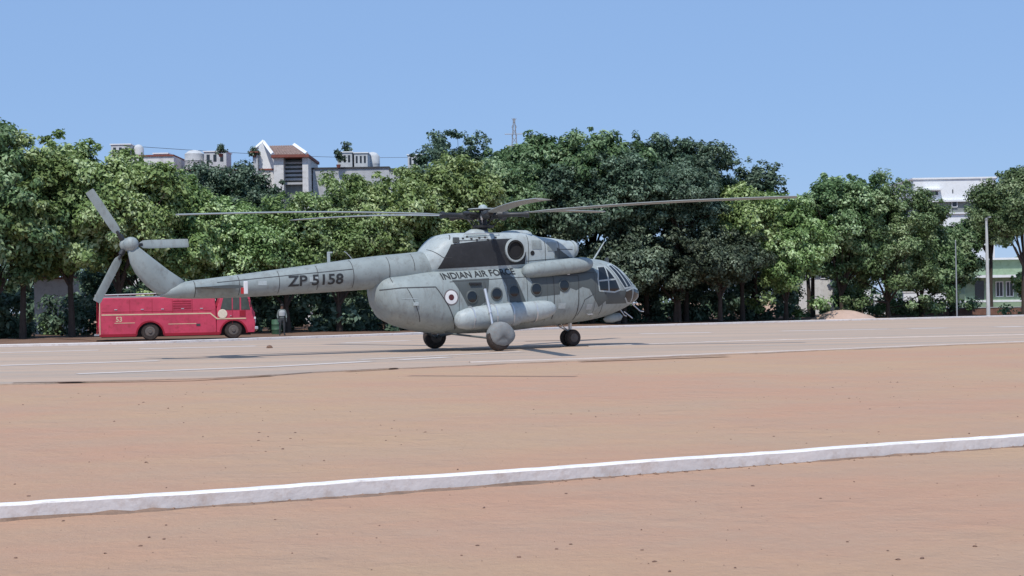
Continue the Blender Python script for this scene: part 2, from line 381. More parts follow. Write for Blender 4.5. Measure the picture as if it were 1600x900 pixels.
# crumbled earth along the foot of the near kerb
def clods(name, n, place, size, matn, seed, label=None):
    r = np.random.default_rng(seed); g = MB()
    base = np.array([(1, 0, 0), (0, 1, 0), (-1, 0, 0), (0, -1, 0), (0, 0, 1), (0, 0, -.6), (.6, .6, .55), (-.6, .6, .4), (-.5, -.7, .5), (.6, -.5, .45)])
    fs = [(0, 6, 4), (6, 1, 4), (1, 7, 4), (7, 2, 4), (2, 8, 4), (8, 3, 4), (3, 9, 4), (9, 0, 4), (0, 1, 6), (1, 2, 7), (2, 3, 8), (3, 0, 9), (1, 0, 5), (2, 1, 5), (3, 2, 5), (0, 3, 5)]
    for _ in range(n):
        c = place(r); s_ = size(r); a = r.uniform(0, 6.28)
        b = base * (s_ * r.uniform(.7, 1.4, 3)) * r.uniform(.8, 1.2, (10, 1)); ca, sa = math.cos(a), math.sin(a)
        b = np.stack([b[:, 0] * ca - b[:, 1] * sa, b[:, 0] * sa + b[:, 1] * ca, b[:, 2] * .6], 1) + np.array(c)
        g.add(b.tolist(), fs)
    return obj(name, g, matn)
nnf = normals2(NF)
def pk(r):
    i = int(r.integers(0, len(NF))); 
    cl = .5 + .5 * math.sin(i * .09) + .4 * math.sin(i * .31)
    p = NF[i] - nnf[i] * abs(r.normal(0, .012 + .03 * max(0, cl))); return (p.x, p.y, .003)
tag(clods('kerb_crumbs', 4200, pk, lambda r: r.uniform(.003, .009) * (2.2 if r.random() < .08 else 1), 'crust', 3), kind='stuff')
# low drift of earth against the kerb foot
g = MB(); rr = [[], [], []]
for i, (p, q) in enumerate(zip(NF, nnf)):
    hgt = max(0.002, .010 + .010 * math.sin(i * .05) + .009 * math.sin(i * .23 + 2) + rng.uniform(-.008, .010)); wd = max(.012, .085 + .06 * math.sin(i * .11) * math.sin(i * .023) + rng.uniform(-.05, .05))
    rr[0].append(Vector((p.x + q.x * .01, p.y + q.y * .01, hgt))); rr[1].append(Vector((p.x - q.x * wd * .4, p.y - q.y * wd * .4, hgt * .6 + .002))); rr[2].append(Vector((p.x - q.x * wd, p.y - q.y * wd, -.004)))
g.rings(rr, cap=False, closed=False); tag(obj('earth_drift', g, 'foot_earth', smooth=False), kind='structure')
def pg(r):
    y = 8 + 34 * r.random() ** 1.6; x = (r.random() * 2 - 1) * (y * .38 + 1)
    return (x, y, .002)
tag(clods('pebbles', 520, pg, lambda r: .004 + .012 * r.random() ** 4, 'stone', 5), kind='stuff')
def pg2(r):
    cx, cy = [( -1.6, 17.5), (1.6, 20.5), (-4.5, 22), (3.2, 16.8), (7, 26), (-7, 27), (5,23), (-3.2,15.5)][int(r.integers(0, 8))]
    return (cx + r.normal(0, .9), cy + r.normal(0, .7), .002)
tag(clods('earth_clods', 150, pg2, lambda r: .005 + .013 * r.random() ** 2, 'crust', 6), kind='stuff')
c = ground_at(421, 544, .03)
g = MB(); r_ = random.Random(2); g.lathe((0, 0, 0), (0, 0, 1), [(-.02, .10), (.03, .13), (.09, .09), (.12, .02)], 9)
g.v = [(v[0] * r_.uniform(.8, 1.15), v[1] * r_.uniform(.8, 1.15), v[2]) for v in g.v]
tag(obj('stone', g, 'stone', loc=c), 'small brown stone lying alone on the paving behind the tail boom', 'stone')

# ------------------------------------------------------------------ helicopter
HEAD = R(31)
heli = thing('helicopter', 'large grey twin-engined military transport helicopter parked on the paving with five main rotor blades', 'helicopter', (-1.62, 49.6, .035), HEAD)
# local frame: X forward, Y to port (starboard is -Y), Z up.  nose sits about five degrees up.
def sect(X, zt, zb, w, n=2.6, N=40, wmz=None):
    out = []; zc = (zt + zb) / 2 if wmz is None else wmz
    for j in range(N):
        a = 2 * math.pi * j / N; c, s_ = math.cos(a), math.sin(a)
        y = w * math.copysign(abs(c) ** (2 / n), c); h = (zt - zc) if s_ >= 0 else (zc - zb)
        out.append(Vector((X, y, zc + h * math.copysign(abs(s_) ** (2 / n), s_))))
    return out
def interp(st, k=4):
    st = [tuple(float(v) for v in s) for s in st]; out = []
    def cr(p0, p1, p2, p3, t): return .5 * ((2 * p1) + (-p0 + p2) * t + (2 * p0 - 5 * p1 + 4 * p2 - p3) * t * t + (-p0 + 3 * p1 - 3 * p2 + p3) * t ** 3)
    for i in range(len(st) - 1):
        p0 = st[max(0, i - 1)]; p1 = st[i]; p2 = st[i + 1]; p3 = st[min(len(st) - 1, i + 2)]
        for q in range(k):
            t = q / k; x = p1[0] + (p2[0] - p1[0]) * t
            out.append((x,) + tuple(cr(p0[m_], p1[m_], p2[m_], p3[m_], t) for m_ in range(1, len(p1))))
    out.append(st[-1]); return out
def loft(stations, k=4, N=40):
    g = MB(); rr = []
    for s_ in interp(stations, k): rr.append(sect(s_[0], s_[1], s_[2], max(.01, s_[3]), s_[4], N, s_[5] if len(s_) > 5 else None))
    return g.rings(rr)
hull_st = [(-3.57, 2.25, 1.92, .12, 2.1), (-3.51, 2.42, 1.68, .36, 2.1), (-3.33, 2.52, 1.36, .66, 2.15), (-3.1, 2.57, 1.09, .90, 2.25), (-2.6, 2.60, .86, 1.08, 2.35), (-1.9, 2.69, .68, 1.19, 2.5), (-1.2, 2.76, .585, 1.24, 2.8),
           (-.4, 2.82, .555, 1.26, 3.0), (.8, 2.91, .57, 1.26, 3.0), (2, 2.99, .64, 1.26, 3.0), (3.2, 3.05, .74, 1.26, 2.9), (4.2, 3.09, .83, 1.26, 2.7), (4.8, 3.12, .89, 1.25, 2.6), (5.3, 3.1, .97, 1.22, 2.5),
           (5.75, 3.0, 1.07, 1.15, 2.4), (6.1, 2.82, 1.18, 1.06, 2.3), (6.4, 2.56, 1.29, .94, 2.2), (6.7, 2.30, 1.42, .77, 2.15), (6.92, 2.14, 1.53, .56, 2.1), (7.05, 2.0, 1.66, .34, 2.0), (7.1, 1.88, 1.78, .1, 2.0)]
fus = obj('fuselage', loft(hull_st, 4, 48), 'grey', heli, True)
boom_st = [(-1.0, 3.42, 2.2, .66, 2.1), (-1.6, 3.36, 2.16, .62, 2.05), (-2.3, 3.29, 2.14, .58, 2), (-3.2, 3.21, 2.11, .55, 2), (-4, 3.12, 2.07, .525, 2), (-5.2, 2.965, 2.01, .478, 2), (-6.45, 2.81, 1.955, .43, 2), (-7.5, 2.675, 1.905, .385, 2), (-8.6, 2.54, 1.87, .335, 2), (-9.6, 2.425, 1.86, .283, 2),
           (-10.0, 2.36, 1.87, .24, 2), (-10.35, 2.22, 1.89, .17, 2), (-10.6, 2.08, 1.93, .08, 2)]
boom = obj('tail_boom', loft(boom_st, 3, 32), 'grey_boom', heli, True)
cowl_st = [(-1.75, 3.30, 2.4, .50, 2.2), (-1.55, 3.50, 2.4, .68, 2.3), (-1.3, 3.74, 2.4, .80, 2.5), (-1.05, 3.89, 2.4, .86, 2.7), (-.6, 3.97, 2.4, .90, 3.6), (.2, 3.99, 2.4, .93, 4.2), (1.0, 4.0, 2.45, .95, 4.4), (1.8, 4.01, 2.5, .96, 4.4),
           (2.4, 3.96, 2.5, .95, 4.2), (2.7, 3.88, 2.55, .93, 4.0), (3.3, 3.84, 2.6, .88, 3.8), (3.8, 3.79, 2.75, .84, 3.0), (4.0, 3.74, 2.85, .80, 2.8), (4.06, 3.6, 2.95, .7, 2.6)]
cowl = obj('engine_cowling', loft(cowl_st, 3, 40), 'grey_light', heli, True)
# humps on the cowling roof
g = MB(); g.rings([sect(x, zt, 3.8, w, 2.2, 20) for x, zt, w in ((.02, 3.92, .1), (.14, 4.05, .22), (.3, 4.13, .3), (.6, 4.14, .32), (.85, 4.07, .3), (1.05, 3.98, .2))])
obj('oil_cooler_hump', g, 'grey_light', heli, True)
g = MB(); g.rings([sect(x, zt, 3.78, w, 3, 20) for x, zt, w in ((1.5, 3.98, .3), (1.62, 4.07, .38), (1.9, 4.11, .42), (2.38, 4.11, .42), (2.52, 4.05, .38), (2.60, 3.9, .3))])
obj('fan_housing', g, 'grey_light', heli, True)
for s_ in (-1, 1):
    g = MB(); g.lathe((4.0, s_ * .42, 3.44), (1, 0, .03), [(-.15, .30), (.02, .31), (.05, .24), (.10, .24), (.11, .30), (.17, .31), (.24, .27), (.31, .18), (.34, .05)], 24)
    obj('engine_intake', g, 'grey_light', heli, True)
    # exhaust
    cx, cy, cz = 1.46, s_ * .93, 3.37
    g = MB(); g.lathe((cx, cy - s_ * .12, cz), (-.12, s_, .02), [(0, .40), (.18, .415), (.25, .40), (.26, .35), (.2, .33), (.02, .31)], 32, sx=.92)
    e = obj('exhaust_nozzle', g, 'grey_light', heli, True, angle=60)
    g = MB(); g.lathe((cx, cy - s_ * .05, cz), (-.12, s_, .02), [(0, .32), (.18, .325), (.185, .28), (.12, .26)], 32, sx=.92); obj('exhaust_duct', g, 'black', e, True)
    # heater fairing / air conditioner fairing along the cabin shoulder
    g = MB(); rr = []
    for t, r in ((0, .06), (.02, .16), (.06, .235), (.15, .26), (.4, .275), (.7, .275), (.86, .26), (.94, .22), (.98, .15), (1, .05)):
        X = 1.62 + t * 2.86; zc = 2.64 + t * .27
        rr.append([Vector((X, s_ * 1.16 + s_ * r * 1.1 * math.cos(a * math.pi / 12), zc + r * math.sin(a * math.pi / 12))) for a in range(24)])
    g.rings(rr); hf = obj('side_fairing', g, 'grey', heli, True)
    # fuel tank slung on the flank
    g = MB(); rr = []
    for X, r, zc in ((-1.12, .06, 1.03), (-1.08, .18, 1.03), (-.98, .28, 1.04), (-.7, .355, 1.06), (-.3, .39, 1.09), (.2, .40, 1.13), (1.22, .40, 1.20), (1.24, .385, 1.2), (1.27, .385, 1.2), (1.3, .355, 1.23), (2.1, .34, 1.30), (2.4, .31, 1.33), (2.62, .25, 1.35), (2.76, .15, 1.36), (2.8, .04, 1.365)):
        rr.append([Vector((X, s_ * (1.34 + r * .9 * math.cos(a * math.pi / 14)), zc + r * math.sin(a * math.pi / 14))) for a in range(28)])
    g.rings(rr); ft = obj('fuel_tank', g, 'grey_light', heli, True)
    for X in (-.55, .3, .95, 1.9):
        rr_ = .41 if X > .0 and X < 1 else (.385 if X < 0 else .355); zc = 1.13 + .07 * X
        g = MB(); g.lathe((X - .02, s_ * 1.34, zc), (1, 0, .05), [(0, rr_), (0, rr_ + .012), (.04, rr_ + .012), (.04, rr_)], 28, sx=.9, sz=1.0); obj('tank_strap', g, 'steel', ft)
# fin, stabiliser
fin_poly = [(-9.85, 2.42), (-10.35, 2.75), (-10.9, 3.17), (-11.32, 3.50), (-11.48, 3.52), (-11.60, 3.34), (-11.52, 2.95), (-11.38, 2.66), (-11.05, 2.27), (-10.72, 2.02), (-10.4, 1.92), (-9.95, 1.93)]
fin = obj('tail_fin', MB().prism(fin_poly, -.15, .15, .22), 'grey_boom', heli, True, angle=50)
g = MB()
for s_ in (-1, 1):
    rr = []
    for t in (0, 1):
        X0 = -9.62 + t * .06; ch = 1.30 - t * .12; y = s_ * (.2 + t * 1.08); z = 2.20
        rr.append([Vector((X0 + ch * u, y, z + v)) for u, v in ((0, .005), (.25, .03), (.6, .055), (.85, .05), (1, 0), (.85, -.05), (.5, -.05), (.2, -.03))])
    g.rings(rr)
stab = obj('stabiliser', g, 'grey_dark', heli, True)
for s_ in (-1, 1):
    g = MB(); g.box(-8.42, -8.28, s_ * 1.28 - .02, s_ * 1.28 + .02, 1.97, 2.36); bevel(obj('stabiliser_end_plate', g, 'white', heli), .02)
    g = MB(); g.box(-8.50, -8.423, s_ * 1.28 - .022, s_ * 1.28 + .022, 1.98, 2.17); obj('red_marker', g, 'red_paint', heli)
# tail rotor on the port side of the fin
tx, ty, tz = -11.5, .42, 3.53
g = MB(); g.lathe((-11.48, -.2, tz), (0, 1, 0), [(0, .04), (.03, .14), (.12, .21), (.25, .22), (.36, .17), (.5, .10), (.68, .08), (.72, .05)], 20)
g.lathe((tx, ty - .05, tz), (0, 1, 0), [(0, .14), (.05, .19), (.14, .19), (.2, .1)], 18)
tr_ = obj('tail_rotor', g, 'grey', heli, True)
for ang in (124, 242, 2):
    a = R(ang); d = Vector((math.cos(a), 0, math.sin(a))); c_ = Vector((-math.sin(a), 0, math.cos(a))); nn = Vector((0, 1, 0)); o_ = Vector((tx, ty + .04, tz))
    g = MB(); g.tube([o_ + d * .08, o_ + d * .5], [.06, .045], 10); g.lathe(o_ + d * .2, d, [(0, .085), (.14, .085)], 12)
    obj('blade_grip', g, 'hub', tr_, True)
    pt = R(10); cc = c_ * math.cos(pt) + nn * math.sin(pt); tt = nn * math.cos(pt) - c_ * math.sin(pt); rr = []
    for r_, w_ in ((.40, .09), (.52, .24), (.7, .27), (1.9, .27), (1.95, .25)):
        rr.append([o_ + d * r_ + cc * (u * w_) + tt * (v * w_) for u, v in ((-.5, 0), (-.4, .05), (-.15, .06), (.2, .04), (.5, .005), (.2, -.03), (-.15, -.05), (-.4, -.04))])
    g = MB(); g.rings(rr); obj('tail_rotor_blade', g, 'grey', tr_, True, angle=50)

# main rotor
hx, hz = .77, 4.60
g = MB()
g.lathe((hx, 0, 3.9), (0, 0, 1), [(0, .32), (.1, .30), (.13, .18), (.35, .14), (.9, .13)], 20)
g.lathe((hx, 0, 4.16), (0, 0, 1), [(0, .2), (.02, .36), (.09, .38), (.12, .2)], 24)          # swashplate
g.lathe((hx, 0, hz - .12), (0, 0, 1), [(0, .18), (.03, .30), (.2, .32), (.24, .2)], 20)
mr = obj('main_rotor', g, 'hub', heli, True)
g = MB(); g.lathe((hx, 0, hz + .19), (0, 0, 1), [(0, .12), (.02, .52), (.05, .52), (.07, .16), (.14, .14), (.19, .05)], 26); obj('hub_cap', g, 'grey_light', mr, True)
blades = [(-80.5, 4.42), (-8.5, 5.0), (63.5, 5.3), (135.5, 5.05), (207.5, 4.52)]
for k, (az, ztip) in enumerate(blades):
    a = R(az) - HEAD; d = Vector((math.cos(a), math.sin(a), 0)); c_ = Vector((-math.sin(a), math.cos(a), 0)); o_ = Vector((hx, 0, hz))
    g = MB()
    def bp(r, off=0, zz=0):
        t = (r - .3) / 10.35; return o_ + d * r + c_ * off + Vector((0, 0, (ztip - .035 - hz) * t + .10 * math.sin(math.pi * max(0, t)) + zz))
    g.tube([bp(.15), bp(.55)], .12, 8); g.lathe(bp(.5), d, [(0, .09), (.03, .15), (.2, .15), (.26, .09), (.5, .08), (.9, .085), (1.0, .12), (1.1, .12)], 12)
    g.tube([bp(.25, .18, .05), bp(.85, .2, .05)], .055, 8)                     # damper
    g.tube([(hx + .33 * math.cos(a + .45), .33 * math.sin(a + .45), 4.24), bp(.7, .22, -.03)], .022, 6)   # pitch link
    g.tube([bp(.62, .22, -.03), bp(.62, -.05, 0)], .04, 6)
    gr = obj('blade_grip', g, 'hub', mr, True)
    rr = []; pt = R(4)
    for r, w_ in ((1.55, .16), (1.8, .34), (2.1, .50), (2.4, .52)) + tuple((q, .52) for q in np.linspace(3, 10.3, 12)) + ((10.55, .50), (10.65, .46)):
        rr.append([bp(r) + (c_ * math.cos(pt) + Vector((0, 0, -math.sin(pt)))) * (u * w_) + Vector((0, 0, v * w_)) for u, v in ((-.25, 0), (-.2, .045), (0, .062), (.3, .04), (.75, .004), (.3, -.03), (0, -.05), (-.2, -.04))])
    g = MB(); g.rings(rr); obj('rotor_blade', g, 'blade', mr, True, angle=60)

# undercarriage
def wheel(name, x, y, r, w, parent, cover=0):
    g = MB(); z = r
    g.lathe((x, y - w / 2, z), (0, 1, 0), [(0, r * .55), (0, r * .82), (w * .12, r * .95), (w * .3, r), (w * .7, r), (w * .88, r * .95), (w, r * .82), (w, r * .55)], 32)
    t = obj(name, g, 'rubber', parent, True)
    g = MB(); g.lathe((x, y - w * .5 - .02, z), (0, 1, 0), [(-.02, .04), (-.02, r * .16), (.0, r * .2), (.005, r * .45), (.018, r * .52), (w + .022, r * .52), (w + .035, r * .45), (w + .04, r * .2), (w + .06, r * .16), (w + .06, .04)], 24); obj('rim', g, 'rim_dusty', t, True)
    if cover:
        s_ = cover; g = MB()
        rr = []
        for o_, k in ((-.16, 1.0), (-.14, 1.07), (.02, 1.08), (.14, 1.04), (.20, .85), (.235, .5), (.24, .02)):
            ring = []
            for j in range(28):
                a = 2 * math.pi * j / 28; rad = r * k * (1 + .025 * math.sin(5 * a + o_ * 9))
                zz = z + .03 + rad * math.sin(a)
                rad *= 1 - .22 * max(0, -math.sin(a)) ** 1.5; zz = z + .06 + rad * math.sin(a)
                ring.append(Vector((x + .05 + rad * math.cos(a) * (1.1 if math.cos(a) > 0 else .98), y + s_ * (o_ if math.sin(a) > -.5 else o_ * .9), zz)))
            rr.append(ring)
        g.rings(rr); obj('wheel_cover', g, 'canvas', t, True, angle=60)
    return t
for s_ in (-1, 1):
    wheel('main_wheel', 0, s_ * 2.25, .43, .30, heli, cover=s_ if s_ < 0 else 0)
    g = MB(); yw = s_ * 2.0
    g.tube([(-.02, s_ * 1.42, 2.05), (0, s_ * 1.72, 1.25)], [.055, .06], 12); g.tube([(0, s_ * 1.70, 1.3), (0, s_ * 1.98, .48)], .04, 12)
    obj('shock_strut', g, 'steel', heli, True)
    g = MB(); g.tube([(.35, s_ * .85, .60), (0, s_ * 2.15, .43)], .045, 10); g.tube([(-1.15, s_ * .7, .60), (-.05, s_ * 2.05, .40)], .035, 10); g.tube([(0, s_ * 1.9, .43), (0, s_ * 2.3, .43)], .06, 10)
    obj('axle_strut', g, 'grey_dark', heli, True)
for s_ in (-1, 1): wheel('nose_wheel', 4.28, s_ * .17, .30, .20, heli)
g = MB(); g.tube([(4.28, 0, .95), (4.28, 0, .42)], [.075, .055], 12); g.tube([(4.28, -.2, .30), (4.28, .2, .30)], .04, 10); g.tube([(4.28, 0, .45), (4.33, 0, .30)], .05, 8)
g.tube([(3.75, -.2, .80), (4.25, 0, .5)], .022, 8); g.tube([(3.75, .2, .80), (4.25, 0, .5)], .022, 8)
obj('nose_strut', g, 'steel', heli, True)
# aerials and small fittings
g = MB(); g.tube([(5.15, -.25, 3.05), (5.62, -.3, 3.72)], [.035, .02], 8); obj('whip_aerial', g, 'grey_light', heli, True)
g = MB(); g.box(-5.08, -4.98, -.02, .02, 2.9, 3.32); g.box(-5.06, -4.9, -.025, .025, 3.28, 3.33); bevel(obj('blade_aerial', g, 'grey_light', heli), .008)
g = MB(); g.tube([(-4.2, 0, 3.1), (-4.4, 0, 3.3), (-4.48, 0, 3.34)], .012, 6); obj('wire_mast', g, 'steel', heli)
g = MB(); g.box(5.85, 5.95, -.1, .02, 2.9, 3.16); g.box(6.02, 6.05, .1, .13, 2.85, 3.2); bevel(obj('cockpit_roof_aerial', g, 'grey_dark', heli), .008)
for q in ([(6.7, .4, 1.35), (6.95, .4, 1.05), (7.05, .4, 1.02)], [(6.85, -.1, 1.55), (7.2, -.25, 1.2), (7.35, -.25, 1.18)], [(6.3, -.5, 1.2), (6.6, -.6, .95)]):
    obj('probe', MB().tube(q, .019, 6), 'steel', heli, True)
g = MB(); g.lathe((5.9, -.35, .98), (1, 0, .12), [(-.4, .03), (-.3, .13), (0, .17), (.3, .14), (.42, .03)], 16); obj('chin_radome', g, 'grey', heli, True)

# --- surface pieces laid on the skin by casting towards the hull from outside
def bvh_of(objs):
    V = []; F = []
    for o in objs:
        off = len(V); V += [v.co.copy() for v in o.data.vertices]; F += [tuple(i + off for i in p.vertices) for p in o.data.polygons]
    return BVHTree.FromPolygons(V, F)
HULL = bvh_of([fus, boom, cowl]); 
def skin(X, Z, side=-1, tree=HULL, lift=.006):
    h = tree.ray_cast(Vector((X, side * 6, Z)), Vector((0, -side, 0)))
    if h[0] is None: return None
    nrm = h[1]
    if nrm.dot(Vector((0, side, 0))) < 0: nrm = -nrm
    return h[0] + nrm * lift
def inpoly(x, z, P):
    c = False; j = len(P) - 1
    for i in range(len(P)):
        if (P[i][1] > z) != (P[j][1] > z) and x < (P[j][0] - P[i][0]) * (z - P[i][1]) / (P[j][1] - P[i][1]) + P[i][0]: c = not c
        j = i
    return c
def patch(poly, side=-1, step=.07, lift=.006, curve=True):   # crisp-edged polygon draped on the hull
    bm = bmesh.new(); xs = [p[0] for p in poly]; zs = [p[1] for p in poly]
    vs = [bm.verts.new((p[0], 0, p[1])) for p in poly]; bm.faces.new(vs)
    for ax, lo, hi in (((1, 0, 0), min(xs), max(xs)), ((0, 0, 1), min(zs), max(zs))):
        k = lo + step
        while k < hi:
            co = (k, 0, 0) if ax[0] else (0, 0, k)
            bmesh.ops.bisect_plane(bm, geom=bm.verts[:] + bm.edges[:] + bm.faces[:], plane_co=co, plane_no=ax); k += step
    g = MB(); idx = {}; pts = []
    for v in bm.verts:
        q = skin(v.co.x, v.co.z, side, lift=lift)
        if q is None: q = Vector((v.co.x, side * .2, v.co.z))
        idx[v] = len(pts); pts.append(q)
    g.add(pts, [tuple(idx[v] for v in f.verts) for f in bm.faces]); bm.free(); return g
def line_on(pts, side=-1, w=.028, lift=.009, step=.06):
    p = resample([Vector((a, 0, b)) for a, b in pts], step); rr = [[], []]; out = []
    for i, q in enumerate(p):
        d = (p[min(i + 1, len(p) - 1)] - p[max(i - 1, 0)]).normalized(); nn = Vector((-d.z, 0, d.x)) * w / 2
        a = skin(q.x - nn.x, q.z - nn.z, side, lift=lift); b = skin(q.x + nn.x, q.z + nn.z, side, lift=lift)
        if a and b: rr[0].append(a); rr[1].append(b)
    g = MB()
    if len(rr[0]) > 1: g.rings(rr, cap=False, closed=False)
    return g
def merge(gs):
    g = MB()
    for a in gs: g.add(a.v, a.f)
    return g
def disc_poly(cx, cz, r, n=24, rx=1): return [(cx + r * rx * math.cos(2 * math.pi * i / n), cz + r * math.sin(2 * math.pi * i / n)) for i in range(n)]
for side in (-1, 1):
    obj('heat_panel', patch([(-1.42, 2.74), (-1.2, 3.14), (-.95, 3.56), (-.1, 3.66), (.9, 3.74), (1.4, 3.78), (1.9, 3.3), (1.85, 2.90)], side), 'soot', heli, True, angle=70)
    for pl in ([(-1.1, 2.36), (.30, 2.42), (.12, 1.66), (-.1, 1.5), (-.55, 1.42), (-.85, 1.95)],
               [(.72, 2.60), (1.0, 2.62), (1.35, 2.35), (1.55, 1.9), (1.95, 1.0), (1.35, .92), (1.05, 1.6), (.95, 2.1)],
               [(1.85, 2.5), (3.2, 2.62), (4.6, 2.75), (4.82, 2.3), (5.05, 1.9), (5.05, 1.62), (4.75, 1.38), (4.55, 1.62), (4.3, 2.02), (4.0, 2.1), (3.75, 1.98), (3.5, 2.06), (3.32, 1.92), (3.1, 2.05), (3.05, 1.84), (2.05, 1.76), (1.98, 2.2)],
               [(4.95, 1.9), (6.6, 2.0), (6.75, 1.8), (6.2, 1.5), (5.05, 1.48)],
               [(3.9, 3.5), (3.05, 3.72), (2.5, 3.9), (2.3, 3.86), (2.9, 3.5), (3.6, 3.05), (3.9, 3.05)] if side == 1 else [(3.1, 3.55), (3.1, 3.12), (3.9, 3.06)]):
        obj('dark_grey_patch', patch(pl, side, lift=.004), 'grey_dark', heli, True, angle=70)  # dark grey camouflage areas, plus a flank band and a cowl diagonal
    # portholes
    for X, Z in ((-.42, 1.79), (.53, 1.88), (1.21, 1.97), (2.11, 2.03), (3.25, 2.15)):
        c_ = skin(X, Z, side, lift=0)
        nrm = Vector((0, side, .05)).normalized()
        g = MB(); g.lathe(c_ - nrm * .02, nrm, [(0, .235), (.028, .235), (.045, .215), (.045, .19), (.03, .185)], 24); po = obj('porthole', g, 'grey_dark', heli, True)
        g = MB(); g.lathe(c_ - nrm * .02, nrm, [(0, .185), (.034, .185), (.042, .12), (.045, .01)], 24); obj('glass', g, 'glass', po, True)
    # roundel
    g = patch(disc_poly(-1.2, 1.79, .27, 28), side, lift=.006); ro = obj('roundel', g, 'slate', heli)
    obj('white_ring', patch(disc_poly(-1.2, 1.79, .225, 28), side, lift=.010), 'white', ro); obj('roundel_centre', patch(disc_poly(-1.2, 1.79, .10, 20), side, lift=.014), 'maroon', ro)
    # cockpit glazing
    obj('cockpit_side_window', patch([(4.72, 1.92), (4.70, 2.35), (4.80, 2.80), (5.16, 2.82), (5.5, 2.36), (5.70, 2.02), (5.4, 1.90)], side, lift=.008), 'glass', heli, True, angle=70)
    obj('windscreen_pane', patch([(5.30, 2.86), (5.66, 2.90), (6.02, 2.60), (6.38, 2.26), (6.34, 2.12), (5.92, 2.06), (5.72, 2.3)], side, lift=.008), 'glass', heli, True, angle=70)
    obj('chin_window', patch([(5.98, 1.94), (6.4, 2.04), (6.80, 1.98), (6.84, 1.76), (6.50, 1.52), (6.15, 1.54), (5.95, 1.72)], side, lift=.008), 'glass', heli, True, angle=70)
    for q in (([(4.72, 1.95), (4.68, 2.35), (4.79, 2.8), (5.15, 2.82), (5.5, 2.33), (5.68, 1.98), (5.4, 1.9), (4.72, 1.95)], [(5.3, 2.85), (5.6, 2.9), (6.0, 2.58), (6.36, 2.22)], [(5.3, 2.85), (5.72, 2.24), (5.9, 2.03), (6.3, 2.08)], [(4.72, 2.30), (5.5, 2.36)], [(5.12, 2.8), (5.14, 1.95)], [(5.5, 2.88), (6.05, 2.1)], [(5.78, 2.76), (6.3, 2.1)], [(6.38, 2.02), (6.36, 1.54)], [(5.98, 1.94), (6.4, 2.05), (6.84, 1.98)], [(5.95, 1.7), (6.15, 1.52), (6.5, 1.50), (6.88, 1.76)])): obj('window_frame', line_on(q, side, .055, .012), 'grey_light', heli)
    # seams
    for q in (([(-1.73, 2.14), (-1.3, 1.5), (-.92, .75)], [(-3.45, 2.06), (-2.9, 2.12), (-1.73, 2.14)])): obj('clamshell_seam', line_on(q, side, .03), 'seam', heli)
    for q in (([(3.86, 2.5), (3.84, 1.8), (3.84, .95)], [(2.82, 2.5), (2.83, 1.0)], [(3.86, 2.5), (2.82, 2.5)])): obj('door_seam', line_on(q, side, .03), 'seam', heli)
    for q in (([(-9.6, 2.40), (-9.6, 1.9)], [(-4.4, 3.05), (-4.36, 2.15)], [(-6.9, 2.7), (-6.9, 2.0)], [(-2.2, 3.25), (-2.2, 2.7)], [(-1.6, 3.4), (-1.25, 3.12), (-.95, 3.12)], [(-.95, 3.72), (-.8, 3.95)],
         [(.1, 3.72), (.1, 3.9)], [(2.0, 2.95), (2.0, 3.9)], [(2.7, 3.0), (2.7, 3.7)], [(3.3, 3.1), (3.3, 3.7)], [(1.9, 3.0), (3.9, 3.14)], [(-.7, 3.68), (1.2, 3.76)], [(-3.1, 3.15), (-3.1, 2.3)], [(-5.6, 2.85), (-5.6, 2.1)], [(-8.2, 2.55), (-8.2, 1.95)], [(-8.9, 2.35), (-4.4, 2.75)], [(3.3, 3.42), (3.9, 3.42)], [(-2.7, 2.1), (-2.2, 1.0)], [(.1, 1.55), (.1, 2.3)], [(1.75, 1.6), (1.75, 2.3)], [(-1.2, 2.3), (4.6, 2.6)], [(-.4, .8), (-.4, 1.4)], [(4.9, 1.5), (4.9, 1.1)], [(4.5, 1.85), (4.1, 1.65), (3.9, 1.1)])): obj('panel_seam', line_on(q, side, .02, .007), 'seam', heli)
    obj('cooling_vent', patch(disc_poly(2.16, 3.28, .085, 14), side, lift=.01), 'black', heli)
    g = MB(); q = skin(-2.45, 1.62, side, lift=.02); g.box(q.x - .09, q.x + .09, q.y - .03, q.y + .03, q.z - .09, q.z + .02); bevel(obj('door_latch', g, 'grey_light', heli), .01)
    g = MB(); q = skin(-.28, 2.22, side, lift=.03); g.box(q.x - .22, q.x + .22, q.y - .05, q.y + .05, q.z - .03, q.z + .05); bevel(obj('flare_dispenser', g, 'soot', heli), .01)
    for k in range(9):
        g = MB(); q = skin(-.5 + k * .16 + .05 * math.sin(k * 3), 3.76 + .05 * math.sin(k * 1.7), side, lift=.01)
        if q: g.box(q.x - .03, q.x + .04, q.y - .02, q.y + .02, q.z - .02, q.z + .03); obj('cowling_latch', g, 'seam', heli)

